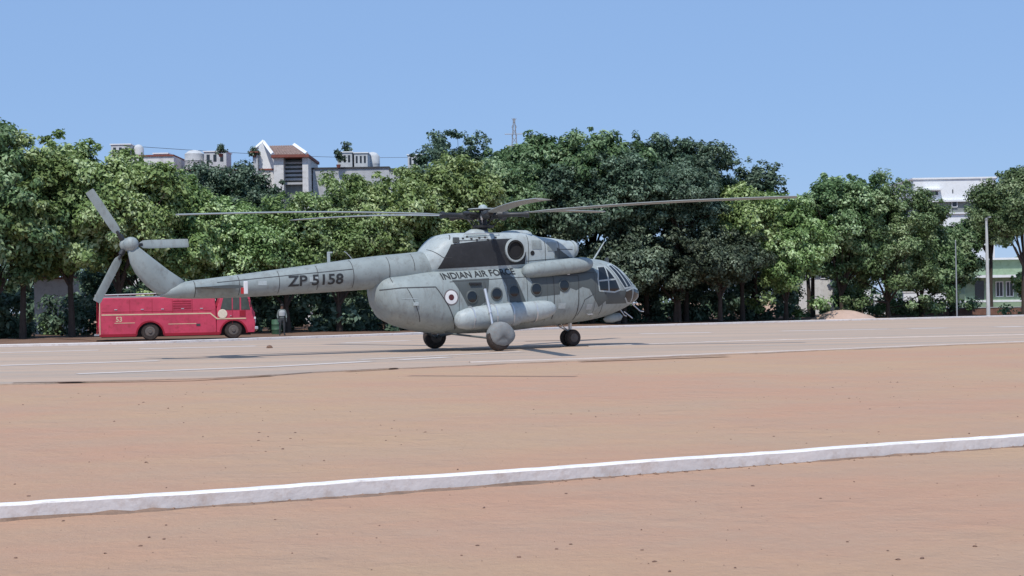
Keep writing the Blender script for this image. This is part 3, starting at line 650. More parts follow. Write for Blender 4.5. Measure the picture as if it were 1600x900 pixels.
for s_ in (-1, 1):
    q = skin(-.78, 3.60, s_, lift=0); g = MB(); g.box(-.88, -.66, q.y - .05, q.y + .05, 3.62, 3.80); bevel(obj('air_scoop', g, 'grey_dark', heli), .02)
    q = skin(.2, 3.84, s_, lift=0); y_ = q.y + s_ * .03; g = MB(); g.tube([(-.45, y_ - s_ * .05, 3.86), (-.42, y_, 3.92), (.9, y_, 3.96), (.93, y_ - s_ * .05, 3.9)], .014, 6); obj('hand_rail', g, 'steel', heli, True)
    for X0, X1, Z0, Z1 in ((-.3, .45, 3.80, 3.93), (2.15, 2.55, 3.42, 3.72), (2.8, 3.2, 3.36, 3.66)):
        obj('access_panel', patch([(X0, Z0), (X1, Z0), (X1, Z1), (X0, Z1)], s_, lift=.014), 'grey', heli, True, angle=70)
    for X0, Z0, W_, H_ in ((-2.9, 1.75, .5, .02), (3.0, 1.35, .3, .2), (4.2, 1.3, .25, .2), (-5.9, 2.35, .3, .16), (-7.6, 2.25, .28, .14)):
        obj('access_panel', patch([(X0, Z0), (X0 + W_, Z0), (X0 + W_, Z0 + H_), (X0, Z0 + H_)], s_, lift=.008), 'grey_light', heli, True, angle=70)
    for X in (-.9, .05, .95, 1.75, 2.55, 4.55): obj('panel_seam', line_on([(X, .75 + .06 * X), (X, 2.3 + .08 * X)], s_, .012, .005), 'seam', heli)
    q = skin(4.35, 1.2, s_, lift=0); g = MB(); g.tube([(4.3, q.y, 1.15), (4.3, q.y + s_ * .06, 1.13), (4.5, q.y + s_ * .06, 1.13), (4.5, q.y, 1.15)], .014, 6); obj('step', g, 'steel', heli)
    q = skin(2.6, 2.5, s_, lift=0); g = MB(); g.box(3.42, 3.52, q.y - .03, q.y + .04, 2.52, 2.60); bevel(obj('formation_light', g, 'white', heli), .01)
for k in range(5):
    a = 2 * math.pi * k / 5 + .3; g = MB(); g.tube([(hx + .16 * math.cos(a), .16 * math.sin(a), 4.3), (hx + .36 * math.cos(a), .36 * math.sin(a), 4.5), (hx + .3 * math.cos(a), .3 * math.sin(a), 4.72)], .02, 6); g.lathe((hx + .34 * math.cos(a), .34 * math.sin(a), 4.44), (0, 0, 1), [(0, .04), (.1, .05), (.2, .03)], 8)
    obj('control_rod', g, 'steel' if k % 2 else 'hub', mr, True)
# lettering
def text_mesh(body, bold):
    cu = bpy.data.curves.new('lettering', 'FONT'); cu.body = body; cu.size = 1.0; cu.offset = bold; cu.resolution_u = 3
    to = bpy.data.objects.new('lettering', cu); COL.objects.link(to); bpy.context.view_layer.update()
    me = bpy.data.meshes.new_from_object(to.evaluated_get(bpy.context.evaluated_depsgraph_get())); bpy.data.objects.remove(to)
    return me
def lettering(s, x0, z0, x1, z1, height, matn, parent, side=-1, bold=.0):
    me = text_mesh(s, bold); bm = bmesh.new(); bm.from_mesh(me); bpy.data.meshes.remove(me)
    xs = [v.co.x for v in bm.verts]; ys = [v.co.y for v in bm.verts]; mnx, mny = min(xs), min(ys); w = max(xs) - mnx; h = max(ys) - mny
    for v in bm.verts:
        u = (v.co.x - mnx) / w; q = (v.co.y - mny) / h * height; v.co = Vector((x0 + (x1 - x0) * u, 0, z0 + (z1 - z0) * u + q))
    k = min(z0, z1)
    while k < max(z0, z1) + height:
        bmesh.ops.bisect_plane(bm, geom=bm.verts[:] + bm.edges[:] + bm.faces[:], plane_co=(0, 0, k), plane_no=(0, 0, 1)); k += .035
    g = MB(); ix = {v: i for i, v in enumerate(bm.verts)}
    g.add([skin(v.co.x, v.co.z, side, lift=.014) or Vector((v.co.x, side * .3, v.co.z)) for v in bm.verts], [tuple(ix[v] for v in f.verts) for f in bm.faces]); bm.free()
    return obj('lettering', g, matn, parent)
lettering('ZP 5158', -6.62, 2.20, -4.74, 2.28, .34, 'text', heli, bold=.02)
lettering('INDIAN AIR FORCE', -1.42, 2.37, 1.36, 2.54, .215, 'text', heli, bold=.02)

# ------------------------------------------------------------------ fire engine
ft0 = ground_at(235, 533, 0)
TH = R(15)
truck = thing('fire_engine', 'old red fire engine with cream stripe parked behind the helicopter tail', 'fire engine', (ft0.x, ft0.y, .035), TH)
# local: X forward from rear axle, starboard side at Y=0 (rear wheel foot), Z up
W = 2.2; yo = .10
def side_prism(poly, y0, y1): return MB().prism(poly, y0, y1)
L_R, L_F = -2.5, 4.98
body_poly = [(L_R, .42), (L_R - .06, .9), (L_R + .02, 2.25), (L_R + .1, 2.36), (2.75, 2.36), (2.98, 2.3), (3.02, 1.68), (3.05, .40), (.66, .38), (.62, .75), (.42, 1.02), (.16, 1.12), (-.16, 1.12), (-.42, 1.02), (-.62, .75), (-.66, .38)]
def ear(o): return o
def tri_prism(poly, y0, y1):
    bm = bmesh.new(); vs = [bm.verts.new((p[0], y0, p[1])) for p in poly]; f = bm.faces.new(vs)
    r = bmesh.ops.extrude_face_region(bm, geom=[f]); bmesh.ops.translate(bm, vec=(0, y1 - y0, 0), verts=[v for v in r['geom'] if isinstance(v, bmesh.types.BMVert)])
    bmesh.ops.triangulate(bm, faces=[f_ for f_ in bm.faces if len(f_.verts) > 4])
    g = MB(); ix = {v: i for i, v in enumerate(bm.verts)}; g.add([v.co.copy() for v in bm.verts], [tuple(ix[v] for v in f_.verts) for f_ in bm.faces]); bm.free(); return g
bevel(obj('rear_body', tri_prism(body_poly, yo, yo + W), 'engine_red', truck), .05, 3)
cab_poly = [(3.052, .40), (3.052, 1.70), (3.30, 2.48), (3.45, 2.55), (4.55, 2.55), (4.72, 2.46), (4.88, 1.72), (5.0, 1.5), (5.02, .62), (4.98, .48), (4.56, .48), (4.50, .78), (4.3, 1.02), (4.05, 1.12), (3.75, 1.12), (3.5, 1.02), (3.30, .78), (3.26, .40)]
bevel(obj('cab', tri_prism(cab_poly, yo + .01, yo + W - .01), 'engine_red', truck), .05, 3)
for s_, y in ((-1, yo + .004), (1, yo + W - .004)):
    def pl(poly, name, mt, th=.012, par=truck):
        g = tri_prism(poly, y - (th if s_ < 0 else 0), y + (0 if s_ < 0 else th)); return obj(name, g, mt, par)
    pl([(3.24, 1.66), (3.42, 2.38), (3.82, 2.38), (3.82, 1.66)], 'cab_window', 'cab_glass')
    pl([(3.88, 1.66), (3.88, 2.38), (4.22, 2.38), (4.22, 1.66)], 'cab_window', 'cab_glass')
    pl([(4.30, 1.66), (4.30, 2.38), (4.62, 2.38), (4.76, 1.66)], 'cab_window', 'cab_glass')
    pl([(L_R + .12, 1.47), (L_R + .12, 1.53), (2.75, 1.53), (3.1, 1.24), (4.55, 1.24), (4.55, 1.18), (3.06, 1.18), (2.72, 1.47)], 'cream_stripe', 'cream')
    pl([(.9, .97), (.9, 1.0), (2.3, 1.0), (2.3, .97)], 'thin_stripe', 'cream')
    pl([(-1.75, 1.06), (-1.75, 1.09), (-.75, 1.09), (-.75, 1.06)], 'thin_stripe', 'cream')
    pl([(L_R + .05, .385), (L_R + .05, .52), (-.72, .52), (-.72, .385)], 'sill', 'engine_red_dark', .018)
    pl([(.72, .385), (.72, .52), (3.2, .52), (3.2, .385)], 'sill', 'engine_red_dark', .018)
    g = MB(); g.lathe((3.35, y, 1.46), (0, s_, 0), [(0, .24), (.02, .24), (.025, .2)], 24); obj('round_emblem', g, 'emblem', truck)
    pl([(4.22, 1.32), (4.22, 1.62), (4.52, 1.62), (4.52, 1.32)], 'engine_grille', 'engine_red_dark', .016)
    pl([(2.3, .86), (2.3, .98), (2.5, .98), (2.5, .86)], 'locker_handle', 'seam', .02)
    for xx in (-1.0, .1, 1.1, 2.1):                     # locker joints: recessed looking dark gaps
        pl([(xx, 1.56), (xx, 2.25), (xx + .02, 2.25), (xx + .02, 1.56)], 'locker_joint', 'engine_red_dark', .006)
    pl([(L_R + .15, 1.62), (L_R + .15, 1.65), (2.8, 1.65), (2.8, 1.62)], 'locker_joint', 'engine_red_dark', .006)
    pl([(3.84, .95), (3.84, 1.7), (3.86, 1.7), (3.86, .95)], 'door_joint', 'engine_red_dark', .007)
    for cx_ in (0, 3.9):                                # wheel arch lip
        g = MB(); rr = []
        for j in range(17):
            a = math.pi * j / 16; rr.append([Vector((cx_ + q * math.cos(a), yy, .46 + q * math.sin(a))) for q, yy in ((.64, y), (.64, y + s_ * .05), (.72, y + s_ * .05), (.72, y))])
        g.rings(rr); obj('wheel_arch', g, 'engine_red_dark', truck)
        g = MB(); r = .45; yw = y - s_ * .02 - (.28 if s_ > 0 else 0)
        g.lathe((cx_, yw, r), (0, 1, 0), [(0, r * .5), (0, r * .88), (.05, r), (.23, r), (.28, r * .88), (.28, r * .5)], 28); t = obj('wheel', g, 'rubber', truck, True)
        g = MB(); g.lathe((cx_, yw, r), (0, 1, 0), [(-.05, .03), (-.05, r * .2), (-.01, r * .24), (-.005, r * .42), (-.012, r * .52), (-.002, r * .56), (.282, r * .56), (.292, r * .52), (.285, r * .42), (.29, r * .24), (.33, r * .2), (.33, .03)], 20); obj('rim', g, 'rim_dusty', t, True)
g = MB(); g.box(L_R + .1, 4.8, yo + .3, yo + W - .3, .35, .75); g.box(-.9, .9, yo + .25, yo + W - .25, .5, 1.1); g.box(3.1, 4.7, yo + .25, yo + W - .25, .5, 1.1); obj('chassis', g, 'chassis', truck)
g = MB(); g.box(4.98, 5.16, yo - .02, yo + W + .02, .62, .78); bevel(obj('front_bumper', g, 'steel', truck), .03)
g = MB(); g.box(4.72, 4.90, yo + .2, yo + W - .2, 1.75, 2.4)
g = MB(); g.add([(4.90, yo + .15, 1.74), (4.90, yo + W - .15, 1.74), (4.745, yo + W - .15, 2.42), (4.745, yo + .15, 2.42)], [(0, 1, 2, 3)]); obj('windscreen', g, 'glass', truck)
for yy in (yo + .3, yo + W - .3):
    g = MB(); g.lathe((5.0, yy, 1.05), (1, 0, 0), [(0, .12), (.04, .12), (.06, .09)], 16); obj('headlight', g, 'white', truck)
g = MB(); g.box(4.95, 5.04, yo - .03, yo + .05, 1.17, 1.28); obj('indicator_lamp', g, 'white', truck)
for s_, y in ((-1, yo), (1, yo + W)):
    g = MB(); g.tube([(4.60, y, 2.2), (4.78, y + s_ * .22, 2.15), (4.78, y + s_ * .22, 1.8)], .014, 6); g.box(4.755, 4.80, y + s_ * .22 - .08, y + s_ * .22 + .08, 1.78, 2.08); obj('wing_mirror', g, 'chassis', truck)
    for xx in (-1.75, -.45, .55, 1.55, 2.5):
        g = MB(); g.box(xx, xx + .14, y - (.025 if s_ < 0 else 0), y + (0 if s_ < 0 else .025), 1.74, 1.78); obj('locker_handle', g, 'steel', truck)
    for k in range(9):
        g = MB(); g.box(1.14, 2.06, y - (.012 if s_ < 0 else 0), y + (0 if s_ < 0 else .012), 1.70 + k * .06, 1.73 + k * .06); obj('shutter_slat', g, 'engine_red_dark' if k % 2 else 'engine_red', truck)
    g = MB(); g.box(3.72, 3.80, y - (.03 if s_ < 0 else 0), y + (0 if s_ < 0 else .03), 1.34, 1.37); obj('door_handle', g, 'steel', truck)
    g = MB(); g.box(L_R + .02, L_R + .06, y - .02, y + .02, .5, 2.3); obj('corner_trim', g, 'cream', truck)
# rear: ladder frame and lamps
g = MB()
for yy in (yo + .35, yo + .75): g.tube([(L_R - .11, yy, .5), (L_R - .09, yy, 2.4)], .025, 6)
for k in range(6): g.tube([(L_R - .10, yo + .35, .7 + k * .3), (L_R - .10, yo + .75, .7 + k * .3)], .018, 6)
obj('rear_ladder', g, 'engine_red_dark', truck)
g = MB(); g.box(L_R - .25, L_R, yo, yo + W, .45, .52); obj('rear_step', g, 'galv', truck)
# ladder lying on the roof rack
g = MB()
for yy in (yo + .5, yo + 1.0): g.tube([(L_R - .2, yy, 2.50), (2.9, yy, 2.62)], .035, 8)
for k in range(15): x = L_R + .1 + k * .33; g.tube([(x, yo + .5, 2.51 + .024 * k * .33), (x, yo + 1.0, 2.51 + .024 * k * .33)], .02, 6)
for x in (-1.6, .3, 2.4): g.box(x, x + .06, yo + .3, yo + 1.9, 2.36, 2.48)
obj('roof_ladder', g, 'galv', truck)
g = MB(); g.box(L_R + .2, 2.7, yo + .03, yo + .07, 2.38, 2.44); g.box(L_R + .2, 2.7, yo + W - .07, yo + W - .03, 2.38, 2.44); obj('roof_rail', g, 'galv', truck)
def flat_text(s, origin, w_, h_, matn, parent):
    cu = bpy.data.curves.new('t', 'FONT'); cu.body = s; cu.resolution_u = 3; cu.offset = .02
    to = bpy.data.objects.new('t', cu); COL.objects.link(to); bpy.context.view_layer.update()
    me = bpy.data.meshes.new_from_object(to.evaluated_get(bpy.context.evaluated_depsgraph_get())); bpy.data.objects.remove(to)
    co = np.array([v.co[:] for v in me.vertices]); mn = co.min(0); mx = co.max(0)
    g = MB(); g.add([(origin[0] + (c[0] - mn[0]) / (mx[0] - mn[0]) * w_, origin[1], origin[2] + (c[1] - mn[1]) / (mx[1] - mn[1]) * h_) for c in co], [tuple(p.vertices) for p in me.polygons])
    return obj('painted_number', g, matn, parent)
flat_text('53', (-1.68, yo - .006, 1.14), .30, .26, 'cream', truck)

for o in list(truck.children):
    for me_o in [o] + list(o.children):
        for v in me_o.data.vertices:
            if v.co.x > 2.7: v.co.x += .28
            if not o.name.startswith('wheel') or o.name.startswith('wheel_arch'): v.co.z -= .17
# ------------------------------------------------------------------ person and drum by the fire engine
def person(loc, rz, label):
    t = thing('person', label, 'person', loc, rz)
    J = {'pel': (0, 0, .92, .15), 'wa': (0, 0, 1.05, .125), 'ch': (0, .0, 1.28, .155), 'nk0': (0, 0, 1.44, .075), 'nk': (0, .01, 1.50, .055), 'hd': (0, .03, 1.58, .085), 'hd2': (0, .03, 1.68, .085),
         'shl': (-.17, 0, 1.40, .07), 'ell': (-.24, .0, 1.14, .047), 'wrl': (-.22, .12, .93, .033), 'hal': (-.21, .16, .85, .035), 'shr': (.17, 0, 1.40, .07), 'elr': (.25, -.02, 1.14, .047), 'wrr': (.24, .08, .91, .033), 'har': (.23, .11, .83, .035),
         'hil': (-.09, 0, .88, .105), 'knl': (-.11, .03, .50, .065), 'anl': (-.12, -.02, .09, .045), 'tol': (-.14, .15, .04, .04), 'hir': (.09, 0, .88, .105), 'knr': (.12, .01, .50, .065), 'anr': (.14, -.03, .09, .045), 'tor': (.16, .14, .04, .04)}
    E_ = [('pel', 'wa'), ('wa', 'ch'), ('ch', 'nk0'), ('nk0', 'nk'), ('nk', 'hd'), ('hd', 'hd2'), ('nk0', 'shl'), ('shl', 'ell'), ('ell', 'wrl'), ('wrl', 'hal'), ('nk0', 'shr'), ('shr', 'elr'), ('elr', 'wrr'), ('wrr', 'har'), ('pel', 'hil'), ('hil', 'knl'), ('knl', 'anl'), ('anl', 'tol'), ('pel', 'hir'), ('hir', 'knr'), ('knr', 'anr'), ('anr', 'tor')]
    bm = bmesh.new(); sl = bm.verts.layers.skin.verify(); V = {}
    for k, (x, y, z, r) in J.items():
        v = bm.verts.new((x, y, z)); v[sl].radius = (r, r * (.75 if k in ('pel', 'wa', 'ch') else 1)); v[sl].use_root = (k == 'pel'); V[k] = v
    for a, b in E_: bm.edges.new((V[a], V[b]))
    for sgn, h in ((-1, 'hal'), (1, 'har')):
        hp = V[h].co
        for q in range(4):
            a = bm.verts.new((hp.x - .024 + .016 * q, hp.y + .03, hp.z - .045)); b = bm.verts.new((hp.x - .024 + .016 * q, hp.y + .035, hp.z - .09 + .006 * abs(q - 1.5)))
            for v in (a, b): v[sl].radius = (.009, .009)
            bm.edges.new((V[h], a)); bm.edges.new((a, b))
        a = bm.verts.new((hp.x - sgn * .04, hp.y + .03, hp.z - .01)); a[sl].radius = (.01, .01); bm.edges.new((V[h], a))
    me = bpy.data.meshes.new('body'); bm.to_mesh(me); bm.free()
    o = bpy.data.objects.new('body', me); link(o, t); o.modifiers.new('skin', 'SKIN'); sb = o.modifiers.new('sub', 'SUBSURF'); sb.levels = 1; sb.render_levels = 1
    mt, nt, b = new_mat('person_cloth_and_skin'); N = nt.nodes; L = nt.links
    tc = N.new('ShaderNodeTexCoord'); sp = N.new('ShaderNodeSeparateXYZ'); L.new(tc.outputs['Object'], sp.inputs[0])
    cr = N.new('ShaderNodeValToRGB'); cr.color_ramp.interpolation = 'CONSTANT'; e = cr.color_ramp.elements
    e[0].position = 0; e[0].color = (.02, .02, .02, 1); e[1].position = .045; e[1].color = (.045, .05, .055, 1)
    for p_, c_ in ((.5, (.16, .19, .18)), (.74, (.16, .09, .06))):
        k = e.new(p_); k.color = (*c_, 1)
    dv = N.new('ShaderNodeMath'); dv.operation = 'DIVIDE'; dv.inputs[1].default_value = 2; L.new(sp.outputs[2], dv.inputs[0]); L.new(dv.outputs[0], cr.inputs[0]); L.new(cr.outputs[0], b.inputs['Base Color']); b.inputs['Roughness'].default_value = .85
    me.materials.append(mt)
    g = MB(); g.lathe((0, .01, 1.70), (0, 0, 1), [(-.06, .094), (0, .1), (.05, .085), (.08, .04), (.085, .005)], 16); obj('hair', g, 'hair', t, True)
    g = MB(); g.lathe((0, 0, 1.38), (0, 0, 1), [(-.28, .175), (-.1, .19), (.0, .17), (.04, .12)], 16, sz=1.0, sx=.72); obj('vest', g, 'vest', t, True)
    return t
p = ground_at(437, 526, 0); person((p.x, p.y + .9, .03), R(200), 'person in dark trousers and pale top standing in the shade ahead of the fire engine')
p = ground_at(425, 524.5, 0); g = MB(); g.lathe((0, 0, 0), (0, 0, 1), [(0, .27), (.02, .28), (.28, .28), (.3, .295), (.32, .28), (.58, .28), (.6, .295), (.62, .28), (.86, .28), (.88, .27), (.87, .25)], 24)
tag(obj('oil_drum', g, 'drum', smooth=True, loc=(p.x, p.y + 1.6, .03)), 'faded green drum standing in the shade just left of the standing person', 'drum')

# ------------------------------------------------------------------ trees
def leaves(C, Rr, D, n, size, seed, flat=.0):
    """n leaves around every centre; returns verts, quads"""
    r = np.random.default_rng(seed); K = len(C); tot = int(np.sum(n)); idx = np.repeat(np.arange(K), n)
    d = r.normal(size=(tot, 3)); d /= np.linalg.norm(d, axis=1)[:, None]
    rad = Rr[idx] * r.uniform(.15, 1.08, tot) ** .75
    pos = C[idx] + d * rad[:, None] * np.array([1, 1, .8])
    nrm = d * .7 + D[idx] * .5 + np.array([0, 0, .55]) + r.normal(size=(tot, 3)) * .45; nrm /= np.linalg.norm(nrm, axis=1)[:, None]
    t = np.cross(nrm, r.normal(size=(tot, 3))); t /= np.linalg.norm(t, axis=1)[:, None]; b = np.cross(nrm, t)
    L = size * r.uniform(.6, 1.35, tot); w = L * r.uniform(.35, .75, tot)
    v = np.empty((tot, 4, 3)); v[:, 0] = pos - t * (L / 2)[:, None]; v[:, 1] = pos + b * (w / 2)[:, None] + nrm * (L * .10)[:, None]
    v[:, 2] = pos + t * (L / 2)[:, None] - np.array([0, 0, 1]) * (L * .15)[:, None]; v[:, 3] = pos - b * (w / 2)[:, None] + nrm * (L * .10)[:, None]
    return v.reshape(-1, 3)
def leaf_obj(name, V, matn, parent):
    nq = len(V) // 4; me = bpy.data.meshes.new(name); me.vertices.add(len(V)); me.vertices.foreach_set('co', V.astype(np.float32).ravel())
    me.loops.add(nq * 4); me.loops.foreach_set('vertex_index', np.arange(nq * 4, dtype=np.int32)); me.polygons.add(nq)
    me.polygons.foreach_set('loop_start', np.arange(0, nq * 4, 4, dtype=np.int32)); me.polygons.foreach_set('loop_total', np.full(nq, 4, dtype=np.int32))
    me.materials.append(M[matn]); me.update(); me.validate()
    o = bpy.data.objects.new(name, me); link(o, parent); return o
def tree(px, dep, top_py, width, crown_base, leafm, label, seed, puffs=200, per=185, size=.255, bark='bark', ragged=.06, lean=0, lobes=6, depth_k=.8, trunk_r=.17, low=0):
    base = at(px, 480, dep); topz = at(px, top_py, dep).z
    t = thing('tree', label, 'tree', (base.x, base.y, .05), 0, 'trees in the row behind the paving')
    r = np.random.default_rng(seed); H_ = topz - .05; size *= r.uniform(.82, 1.15); cb = crown_base; ch = (H_ - cb) / 2; cz = cb + ch
    # big lobes give the crown its uneven outline
    LC = [np.array([lean * .3, 0, cz])]; LR = [np.array([width / 2 * .72, width / 2 * .72 * depth_k, ch * .8])]
    for k in range(lobes):
        a = 2 * math.pi * (k + r.uniform(-.3, .3)) / lobes; up = r.uniform(-.75, .7)
        s_ = r.uniform(.44, .6)
        LC.append(np.array([math.cos(a) * width / 2 * (1 - s_) , math.sin(a) * width / 2 * (1 - s_) * depth_k, cz + up * ch * (1 - s_ * .8)])); LR.append(np.array([width / 2 * s_, width / 2 * s_ * depth_k, ch * s_ * 1.05]))
    LC.append(np.array([lean, 0, H_ - ch * .42])); LR.append(np.array([width * .24, width * .24, ch * .42]))
    C = []; Rr = []; D = []; nn = []
    w = np.array([x[0] * x[2] for x in LR]); w /= w.sum()
    for k in range(puffs):
        li = r.choice(len(LC), p=w); d = r.normal(size=3); d[2] = d[2] * .9 + .15; d /= np.linalg.norm(d)
        f = r.uniform(.45, .95) if r.random() < .8 else r.uniform(.95, 1.0 + ragged)
        c_ = LC[li] + d * LR[li] * f; c_[2] = max(c_[2], cb * .6 + .2)
        pr = r.uniform(.42, .92) * (width / 8) ** .3 * (.55 if f > .97 else 1)
        C.append(c_); Rr.append(pr); D.append(d); nn.append(int(per * (pr / .62) ** 2))
    for k in range(46):                       # sprigs that roughen the upper outline
        li = r.integers(1, len(LC)); d = r.normal(size=3); d[2] = abs(d[2]) + .3; d /= np.linalg.norm(d)
        C.append(LC[li] + d * LR[li] * r.uniform(.96, 1.07)); Rr.append(r.uniform(.22, .42)); D.append(d); nn.append(int(per * .22))
    if low:
        for k in range(low):
            a = r.uniform(0, 6.28); q = r.uniform(.3, 1); C.append(np.array([math.cos(a) * width * .5 * q, math.sin(a) * width * .4 * q, r.uniform(cb * .25, cb)])); Rr.append(r.uniform(.4, .8)); D.append(np.array([math.cos(a), math.sin(a), 0])); nn.append(int(per * .7))
    V = leaves(np.array(C), np.array(Rr), np.array(D), np.array(nn), size, seed + 5)
    leaf_obj('crown', V, leafm, t)
    # trunk and limbs
    g = MB(); f0 = r.uniform(-.15, .15); fork = max(1.2, cb * r.uniform(.75, 1.0))
    g.tube([(0, 0, -.1), (f0 * .3, .02, fork * .5), (f0, 0, fork)], [trunk_r * 1.35, trunk_r, trunk_r * .85], 8)
    order = r.permutation(len(C))[:13]
    for k in order[:7]:
        e = C[k]; mid = np.array([f0 + (e[0] - f0) * .35, e[1] * .35, fork + (e[2] - fork) * .5])
        g.tube([(f0, 0, fork * .95), tuple(mid), tuple(e)], [trunk_r * .6, trunk_r * .38, trunk_r * .12], 6)
    for k in order[7:]:
        e = C[k]; g.tube([(f0, 0, fork + .5), tuple((np.array([f0, 0, fork]) + e) / 2 + np.array([0, 0, .4])), tuple(e)], [trunk_r * .35, trunk_r * .2, trunk_r * .07], 5)
    obj('trunk', g, bark, t, True)
    return t
T = [
 # px, depth, top, width, crown base, leaf, label, kwargs
 (-22, 79, 180, 9.0, 1.6, 'leaf_c', 'tall tree cut off by the left edge of the photo', dict(puffs=230)),
 (35, 80, 208, 8.6, 3.0, 'leaf_a', 'fresh green tree with loose top, next to the left edge of the photo', dict(low=0)),
 (112, 81, 212, 8.2, 3.2, 'leaf_a', 'fresh green tree with sprigs at its top, behind the tip of the tail rotor', dict(ragged=.2)),
 (190, 82, 238, 8.0, 3.0, 'leaf_a', 'fresh green rounded tree right behind the tail rotor hub', dict(low=0)),
 (262, 84, 262, 7.4, 2.6, 'leaf_a', 'fresh green tree behind the tail fin', dict(low=5)),
 (340, 97, 255, 9.6, 4.2, 'leaf_b', 'dark blue-green rounded tree behind the left rotor tips, below the tanks', dict(size=.22, puffs=240)),
 (360, 86, 312, 7.6, 2.0, 'leaf_a', 'low fresh green tree just above the red cab of the fire engine', dict(low=0)),
 (450, 88, 297, 7.6, 2.0, 'leaf_a', 'fresh green tree below the gabled rooftop room', dict(low=0)),
 (530, 89, 271, 7.6, 2.0, 'leaf_a', 'fresh green tree below the right-hand rooftop tanks', dict(low=0)),
 (605, 90, 268, 7.6, 2.0, 'leaf_a', 'fresh green tree behind the front end of the tail boom', dict(low=0)),
 (700, 93, 238, 7.6, 2.6, 'leaf_a', 'green tree behind the rear of the engine cowling', dict()),
 (728, 106, 203, 9.4, 5.0, 'leaf_b', 'tall dark tree left of the distant lattice mast', dict(size=.24)),
 (772, 97, 244, 7.4, 3.6, 'leaf_c', 'green tree straight behind the main rotor hub', dict()),
 (838, 106, 209, 9.4, 5.6, 'leaf_c', 'tall mid-green tree directly right of the distant lattice mast', dict()),
 (880, 103, 262, 7.4, 6.0, 'leaf_b', 'dark tree above the front of the engine cowling', dict()),
 (925, 106, 200, 10.0, 6.2, 'leaf_c', 'tall broad tree with the highest crown of the middle group', dict(puffs=260)),
 (975, 104, 240, 8.4, 6.2, 'leaf_b', 'dark tree with broad crown above the cockpit', dict(puffs=220)),
 (1010, 108, 210, 9.6, 6.4, 'leaf_b', 'tall dark tree above and right of the cockpit', dict(puffs=260)),
 (1072, 109, 220, 8.4, 6.2, 'leaf_b', 'dark tree with feathery top at the right end of the tall middle group', dict()),
 (1060, 105, 262, 8.0, 6.2, 'leaf_b', 'dark tree whose crown overhangs the shaded trees right of the nose', dict()),
 (850, 103, 350, 7.4, 1.4, 'leaf_d', 'shaded tree glimpsed between the engine cowling and the front fairing', dict(puffs=110, size=.26)),
 (965, 103.5, 345, 8.4, 1.2, 'leaf_d', 'drooping shaded tree right behind the nose of the helicopter', dict(puffs=110, size=.26)),
 (1055, 105, 350, 8.2, 1.5, 'leaf_d', 'tree in the shade to the right of the nose', dict(puffs=110, size=.26)),
 (1125, 105, 358, 7.8, 1.8, 'leaf_d', 'shaded tree at the foot of the see-through topped tree', dict(puffs=130, size=.26)),
 (1180, 112, 250, 6.2, 5.6, 'leaf_b', 'tree with thin see-through top right of the tall middle group', dict(puffs=110, per=70, ragged=.12)),
 (1160, 108, 290, 8.2, 3.0, 'leaf_a', 'bright green tree under the outer half of the right-hand rotor blade', dict(low=5)),
 (1228, 109, 298, 8.0, 1.6, 'leaf_a', 'bright green tree just right of the right-hand rotor tip', dict(low=5)),
 (1316, 114, 270, 9.4, 2.2, 'leaf_c', 'broad mid-green tree over the sand heap', dict(puffs=240)),
 (1270, 118, 306, 7.0, 4.2, 'leaf_c', 'mid-green tree filling the dip between the bright green trees and the sand heap tree', dict(puffs=150)),
 (1388, 114, 274, 9.8, 1.5, 'leaf_c', 'broad mid-green tree with pointed tufts left of the white building', dict(low=16, puffs=250)),
 (1440, 116, 338, 7.6, 1.3, 'leaf_c', 'lower green tree in front of the white building', dict(low=14)),
 (1487, 119, 350, 5.4, 1.6, 'leaf_c', 'small green tree left of the concrete lamp post', dict(puffs=110, low=6)),
 (1600, 112, 262, 8.4, 4.8, 'leaf_c', 'tall green tree at the right edge of the photo', dict()),
 (1548, 122, 312, 6.2, 5.6, 'leaf_c', 'green tree with loose crown behind the concrete lamp post', dict(puffs=110, per=130)),
 (1625, 116, 425, 4.5, .8, 'leaf_a', 'low bright bush-like tree in front of the green building', dict(puffs=70)),
 (-10, 93, 235, 10, 2.0, 'leaf_b', 'dark tree filling the gap behind the left edge trees', dict(puffs=130)),
 (225, 95, 262, 10, 2.0, 'leaf_b', 'dark tree in the back row behind the tail rotor', dict(puffs=130)),
 (450, 100, 330, 10, 2.0, 'leaf_b', 'dark tree hidden in the row behind the fire engine cab', dict(puffs=130)),
 (600, 104, 305, 10, 2.0, 'leaf_b', 'dark tree hidden in the row behind the tail boom', dict(puffs=130)),
 (700, 104, 270, 9, 2.0, 'leaf_b', 'dark tree hidden behind the rotor hub', dict(puffs=110)),
 (1265, 126, 318, 8.5, 4.8, 'leaf_b', 'dark tree glimpsed behind the gap above the pale outbuilding', dict(puffs=110)),
]
for i, (px, dep, top, w, cb, lm, lab, kw) in enumerate(T): tree(px, dep, top, w, cb, lm, lab, 100 + i * 7, **kw)

